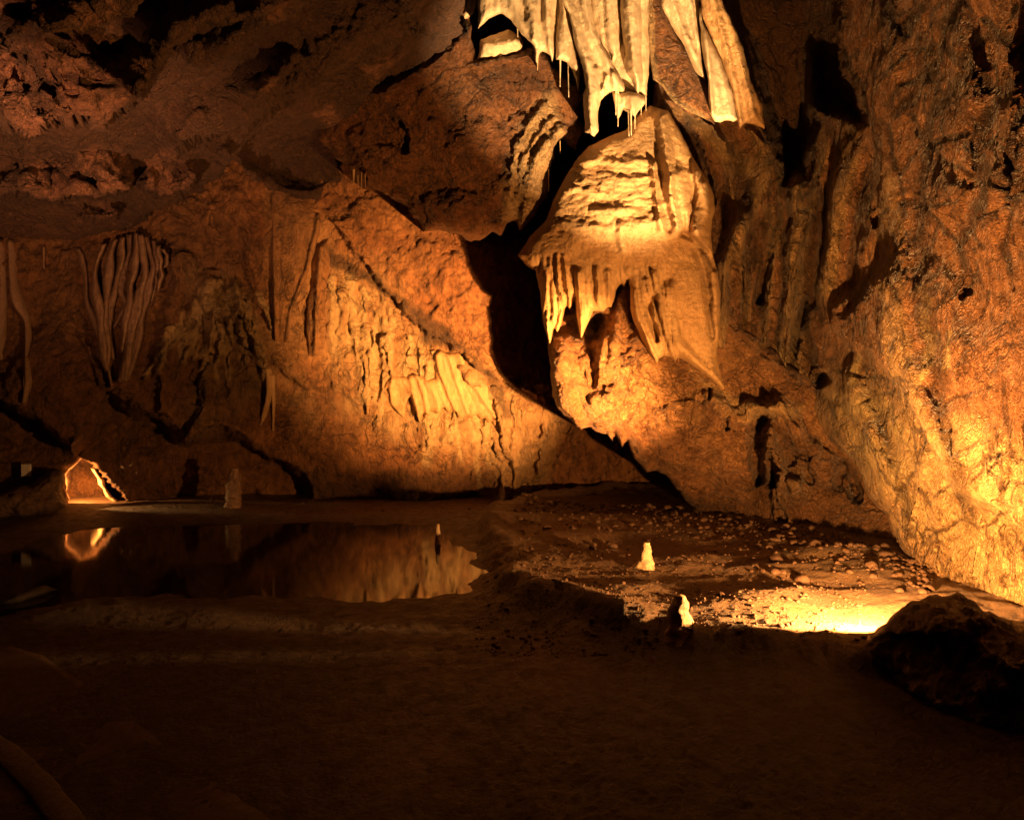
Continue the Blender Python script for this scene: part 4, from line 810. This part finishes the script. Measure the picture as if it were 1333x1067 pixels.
# ------------------------------------------------------------------ STALAGMITES
def stalagmite(px, base, top, prof, label, seed, calc=.9, lean=0, mat=None, name='stalagmite', z0=0.0):
    Y = H * F / (base - CY)
    Y = (H - z0) * F / (base - CY)
    base = max(base, CY + (H - floor_z((px - CX) / F * Y, Y)) / Y * F)
    n = len(prof); path = [(px + lean * (k / (n - 1)), base + 8 + (top - base - 8) * k / (n - 1), Y) for k in range(n)]
    o = tube(name, path, prof, mat or M_stal, n=28, noise=.17, nsc=.07, seed=seed, sub=8, calc=calc)
    return tag(o, label, 'stalagmite', 'stalagmites on the cave floor')
stalagmite(302, 669, 609, [10.5, 10, 9.5, 9.8, 9, 8.5, 7, 4], 'tall grey brown stalagmite standing in the far edge of the pool', 1, .0, 4, M_grey)
stalagmite(570, 708, 682, [6, 5, 4, 3.2, 2], 'small pale stalagmite at the right edge of the pool', 2, .6)
stalagmite(839, 742, 706, [19, 16, 11, 8.5, 7, 4.5], 'short cream stalagmite brightly lit on the muddy floor', 3, .75, 3, z0=.12)
stalagmite(886, 829, 775, [25, 20, 16, 14.5, 13, 11.5, 7], 'thick banded stalagmite lit on one side only', 4, .5, -2, z0=.10)

# ------------------------------------------------------------------ ROCKS
bo = Patch([(1126, 838), (1130, 826), (1143, 818), (1158, 803), (1173, 793), (1190, 780), (1208, 775), (1230, 776), (1247, 773), (1267, 783), (1284, 797), (1310, 806), (1345, 824), (1500, 860), (1520, 1010), (1400, 985), (1333, 965), (1275, 952), (1220, 930), (1190, 905), (1165, 885), (1150, 868), (1135, 860)],
           [(1130, 845, 3.92), (1208, 775, 3.95), (1250, 776, 3.9), (1333, 820, 3.75), (1200, 830, 3.72), (1270, 850, 3.5), (1330, 900, 3.3), (1220, 920, 3.37), (1333, 960, 3.12), (1160, 870, 3.8), (1480, 880, 3.35), (1480, 1000, 3.0)], step=2, rim=24, rimd=.14, jit=2.5, seed=41)
bo.shelf([(1140, 825), (1200, 820), (1260, 835), (1340, 880)], .12, 8, 60, -1, 8); bo.blob(1240, 810, 50, 25, .12); bo.blob(1300, 880, 50, 40, .12); bo.ridge([(1150, 870), (1180, 880), (1200, 930)], 6, -.08)
bo.paint('calc', [(1240, 800), (1333, 820), (1400, 900), (1280, 880)], .2, 20, 12, 25, .5)
o = bo.build('boulder', M_boulder, [('f', .4, .07), ('f', .14, .035), ('b', .1, .03), ('f', .05, .012), ('f', .02, .004)], back=.06)
tag(o, 'large dark rough boulder at the right edge that hides the floor lamp', 'boulder')
mo = Patch([(-120, 660), (-60, 650), (0, 642), (40, 630), (62, 614), (76, 611), (84, 622), (83, 640), (86, 655), (70, 668), (0, 676), (-120, 690)], [(-100, 650, 9.2), (40, 630, 9.5), (84, 650, 9.7), (40, 665, 9.2)], step=1.6, rim=14, rimd=.3, jit=2, seed=42)
o = mo.build('rock_mound', M_boulder, [('f', .4, .10), ('f', .14, .05), ('f', .05, .015)], back=.5)
tag(o, 'low dark rock mound in front of the glowing alcove', 'rock')
fl = Patch([(-40, 782), (0, 778), (25, 770), (60, 762), (76, 766), (60, 776), (20, 786), (-40, 800)], [(0, 778, 5.4), (70, 765, 5.75), (20, 786, 5.3)], step=1.5, rim=7, rimd=.12, jit=1, seed=43)
M_black = rock('black_stone', (.02, .014, .01), (.03, .02, .014), (.012, .009, .007), rough=(.5, .8))
o = fl.build('flat_stone', M_black, [('f', .2, .03), ('f', .05, .01)], back=.35)
fl_o = tag(o, 'flat black stone lying in the shallow edge of the pool', 'stone')

# a fin of bright rock in the lamp alcove
fn = Patch(Z(z9, [(460, 150), (490, 150), (505, 185), (535, 215), (540, 250), (575, 295), (615, 335), (580, 336), (545, 300), (530, 262), (500, 240), (490, 200)]), [(120, 610, 10.75), (150, 650, 10.6)], step=1.2, rim=5, rimd=.15, jit=1, seed=44)
fn.paint('calc', None, .8)
o = fn.build('rock_fin', M_stal, [('f', .2, .06), ('f', .06, .02)], back=.5)
tag(o, 'jagged glowing rock fin at the back of the lit alcove', 'rock')

# stones: a scatter along the foot of the right wall, the far bank and the lit floor
def stone_mesh(seed):
    import bmesh
    bm = bmesh.new(); bmesh.ops.create_icosphere(bm, subdivisions=2, radius=1); V = np.array([v.co[:] for v in bm.verts]); fs = np.array([[v.index for v in f.verts] for f in bm.faces]); bm.free()
    r = np.random.default_rng(seed)
    V = V * (1 + .55 * fbm(V * .9 + seed * 3.1, 3, seed)[:, None]) * r.uniform(.65, 1.1, 3) * [1, 1, .7]
    return V, fs
protos = [stone_mesh(k) for k in range(8)]
spots = []
for k in range(3400):
    u = rng.random()
    if u < .30:
        px = rng.uniform(670, 1215); c0 = np.interp(px, [670, 900, 1000, 1100, 1215], [662, 676, 704, 724, 772]); py = c0 + rng.exponential(13) - 1
    elif u < .40: px = rng.uniform(160, 700); py = rng.uniform(654, 672)
    else: px = rng.uniform(620, 1130); py = rng.uniform(690, 860)
    spots.append((px, py, u))
gv, gf, off = [], [], 0; nst = 0; stones = []
for k, (px, py, u) in enumerate(spots):
    x, y = ground(px, py); 
    if sdf(np.array([x]), np.array([y]), pw)[0] > -.1: continue
    size = (rng.lognormal(-3.9, .45) if u < .30 else rng.lognormal(-4.75, .45))
    size = min(size, .07)
    V, fs = protos[k % 8]; a = rng.uniform(0, 6.28); c_, s_ = math.cos(a), math.sin(a)
    Q = V @ np.array([[c_, s_, 0], [-s_, c_, 0], [0, 0, 1]]) * size + [x, y, floor_z(x, y) + size * .25]
    if u < .30 and size > .032 and nst < 60:
        nst += 1; stones.append((px, py, Q, fs))
    else: gv.append(Q); gf.append(fs + off); off += len(Q)
gvv = np.vstack(gv); gff = np.vstack(gf); zz = np.zeros(len(gvv))
me_o = link_mesh('gravel', gvv, np.zeros((0, 4)), M_stone, {'calc': zz, 'stain_shade': zz, 'hue': zz}, tris=gff)
tag(me_o, 'small gravel scattered over the muddy floor and far bank', 'gravel', kind='stuff')
for px, py, Q, fs in stones:
    zz = np.zeros(len(Q))
    o = link_mesh('stone', Q, np.zeros((0, 4)), M_stone, {'calc': zz, 'stain_shade': zz, 'hue': zz}, tris=fs)
    tag(o, 'rounded brown stone in the band of stones along the foot of the right wall', 'stone', 'loose stones at the foot of the right wall')

# ------------------------------------------------------------------ SIGN on the left wall
import bmesh
def box_part(name, c, d, mat, parent, bev=.004):
    bm = bmesh.new(); bmesh.ops.create_cube(bm, size=1); bmesh.ops.scale(bm, vec=d, verts=bm.verts); bmesh.ops.bevel(bm, geom=bm.edges[:], offset=bev, segments=2, affect='EDGES')
    me = bpy.data.meshes.new(name); bm.to_mesh(me); bm.free(); me.materials.append(mat); o = bpy.data.objects.new(name, me); COL.objects.link(o); o.location = c; o.parent = parent; return o
sx, sy, sz = world(np.float64(34), np.float64(612), np.float64(on_wall(34, 612, .18)))
sg = bpy.data.objects.new('wall_plate', None); COL.objects.link(sg); sg.location = (sx, sy, sz - .1)
tag(sg, 'small pale square plate fixed low on the left wall', 'sign')
box_part('plate', (0, 0, .1), (.15, .012, .185), plain('plate_paint', (.8, .76, .7)), sg)
box_part('frame', (0, .010, .1), (.165, .012, .20), plain('plate_rim', (.2, .17, .15)), sg)

# ------------------------------------------------------------------ PATH at the lower left
def slab(name, pix, z0, z1, mat):
    p = np.array(ground(*rough_poly(pix, 1.2, 5, 8).T)).T; c_ = p.mean(0); n = len(p)
    # inset ring for a rounded edge
    d = (c_ - p); d /= np.linalg.norm(d, axis=1)[:, None]
    V = np.vstack([np.c_[p, np.full(n, z0)], np.c_[p, np.full(n, z1 - .015)], np.c_[p + d * .02, np.full(n, z1)], np.c_[p + d * .15, np.full(n, z1 + .002)], [[*c_, z1 + .004]]])
    V[:, 2] += .004 * fbm(V * 3, 3, 4)
    k = np.arange(n); k2 = (k + 1) % n
    q = np.vstack([np.c_[k + j * n, k2 + j * n, k2 + (j + 1) * n, k + (j + 1) * n] for j in range(3)])
    zz = np.zeros(len(V))
    return tag(link_mesh(name, V, q, mat, {'calc': zz, 'stain_shade': zz, 'hue': zz}, tris=np.c_[k + 3 * n, k2 + 3 * n, np.full(n, 4 * n)]), kind='structure')
slab('path', [(-330, 800), (-100, 800), (0, 838), (55, 856), (140, 912), (240, 990), (345, 1064), (520, 1220), (620, 1400), (-330, 1400)], -.05, .024, M_path)
kp = np.array(ground(*np.array([(-300, 850), (-120, 915), (-40, 955), (12, 992), (50, 1030), (84, 1075), (120, 1140)], float).T)).T
kt = np.linspace(0, len(kp) - 1, 90); kc = np.c_[np.interp(kt, range(len(kp)), kp[:, 0]), np.interp(kt, range(len(kp)), kp[:, 1])]
kd = np.gradient(kc, axis=0); kd /= np.linalg.norm(kd, axis=1)[:, None]; kn = np.c_[-kd[:, 1], kd[:, 0]]
prof = [(-.065, .0), (-.065, .10), (-.055, .115), (0, .12), (.055, .115), (.065, .10), (.065, .0)]; prof = [(a_ * .8, b_ * .36) for a_, b_ in prof]
Vk = np.array([[*(kc[i] + kn[i] * a_), z_] for i in range(90) for a_, z_ in prof]); Vk = Vk + .006 * np.c_[fbm(Vk * 9, 3, 1), fbm(Vk * 9, 3, 2), fbm(Vk * 9, 3, 3)]
np_ = len(prof); fk = np.array([[i * np_ + j, i * np_ + j + 1, (i + 1) * np_ + j + 1, (i + 1) * np_ + j] for i in range(89) for j in range(np_ - 1)])
zz = np.zeros(len(Vk)); tag(link_mesh('kerb', Vk, fk, M_kerb, {'calc': zz, 'stain_shade': zz + .2, 'hue': zz}), kind='structure')

# chamber behind and above the camera
sheet('vault', lambda u, v: np.c_[-9 + 15 * u, -4 + 8.6 * v, 5.2 - 1.0 * np.abs(u - .5) ** 2 * 4 - .8 * (1 - v)], 60, 50, M_ceil)
sheet('rear_wall', lambda u, v: np.c_[-9 + 15 * u, -3.4 + 0 * u, -.2 + 5.6 * v], 50, 30, M_ceil)
sheet('side_wall', lambda u, v: np.c_[-8.2 - 1.2 * u, -4 + 14 * u, -.2 + 5.4 * v], 60, 30, M_ceil)

# ------------------------------------------------------------------ LIGHT
def spot(name, loc, target, power, col, size, blend=.3, rad=.04):
    l = bpy.data.lights.new(name, 'SPOT'); l.energy = power; l.color = col; l.spot_size = math.radians(size); l.spot_blend = blend; l.shadow_soft_size = rad
    o = bpy.data.objects.new(name, l); COL.objects.link(o); o.location = loc
    o.rotation_euler = (Vector(target) - Vector(loc)).to_track_quat('-Z', 'Y').to_euler(); return o
WARM = (1.0, .435, .12)
lx = (2.36, 4.26, .30)
spot('floor_lamp', lx, (lx[0] - .42, lx[1] + 5, lx[2] + 1.9), 720, WARM, 180, .06)
spot('dome_beam', (2.46, 4.30, .36), (1.0, 7.8, 3.6), 330, WARM, 66, .9, .035)
spot('wall_beam', (2.44, 4.32, .36), (-.9, 11, 2.7), 10500, WARM, 40, 1.0, .035)
spot('gold_beam', (2.36, 4.28, .34), (3.3, 6.6, 1.5), 300, (1.0, .56, .16), 74, 1.0, .035)  # extra spot added beside the floor lamp to brighten the lower right wall
spot('right_beam', (2.36, 4.28, .34), (3.9, 5.6, 4.0), 520, WARM, 70, 1.0, .035)  # extra spot added beside the floor lamp to brighten the upper right wall
spot('drape_fill', (2.35, 4.34, .36), (1.0, 7.6, 6.0), 5200, (1.0, .61, .26), 35, .5, .03)  # extra spot added beside the floor lamp to brighten the roof drapes
spot('alcove_lamp', tuple(world(np.float64(98), np.float64(632), np.float64(10.45))), tuple(world(np.float64(150), np.float64(632), np.float64(11.5))), 75, (1.0, .40, .10), 175, .1, .03)
spot('bank_fill', tuple(world(np.float64(90), np.float64(648), np.float64(9.8))), tuple(world(np.float64(210), np.float64(660), np.float64(9.95))), 70, (1.0, .5, .15), 30, .8, .03)  # second spot added near the alcove for the streak on the far bank
spot('left_fill', (-3.2, 2.6, .25), (-5.4, 7.3, 4.9), 1500, (1.0, .42, .17), 60, .8, .06)  # unseen fill spot added off-frame for the ceiling slabs and left wall
# faint even ambient fill, added to lift the blackest shade
w = bpy.data.worlds.new('World'); S.world = w; w.use_nodes = True
w.node_tree.nodes['Background'].inputs[0].default_value = (1.0, .5, .25, 1); w.node_tree.nodes['Background'].inputs[1].default_value = .008

# ------------------------------------------------------------------ CAMERA
cam = bpy.data.cameras.new('camera'); co = bpy.data.objects.new('camera', cam); COL.objects.link(co)
co.location = (0, 0, H); co.rotation_euler = (math.radians(90), 0, 0)
cam.sensor_width = 36; cam.lens = 36 * F / 1333; cam.clip_end = 200; cam.clip_start = .05
S.camera = co
S.view_settings.view_transform = 'Standard'; S.view_settings.look = 'None'; S.view_settings.exposure = .6; S.view_settings.gamma = 1
S.render.engine = 'CYCLES'
S.cycles.use_denoising = True
S.cycles.max_bounces = 6; S.cycles.diffuse_bounces = 4; S.cycles.glossy_bounces = 3
S.cycles.sample_clamp_indirect = 4
print('script', round(time.time() - T0, 1), 's')
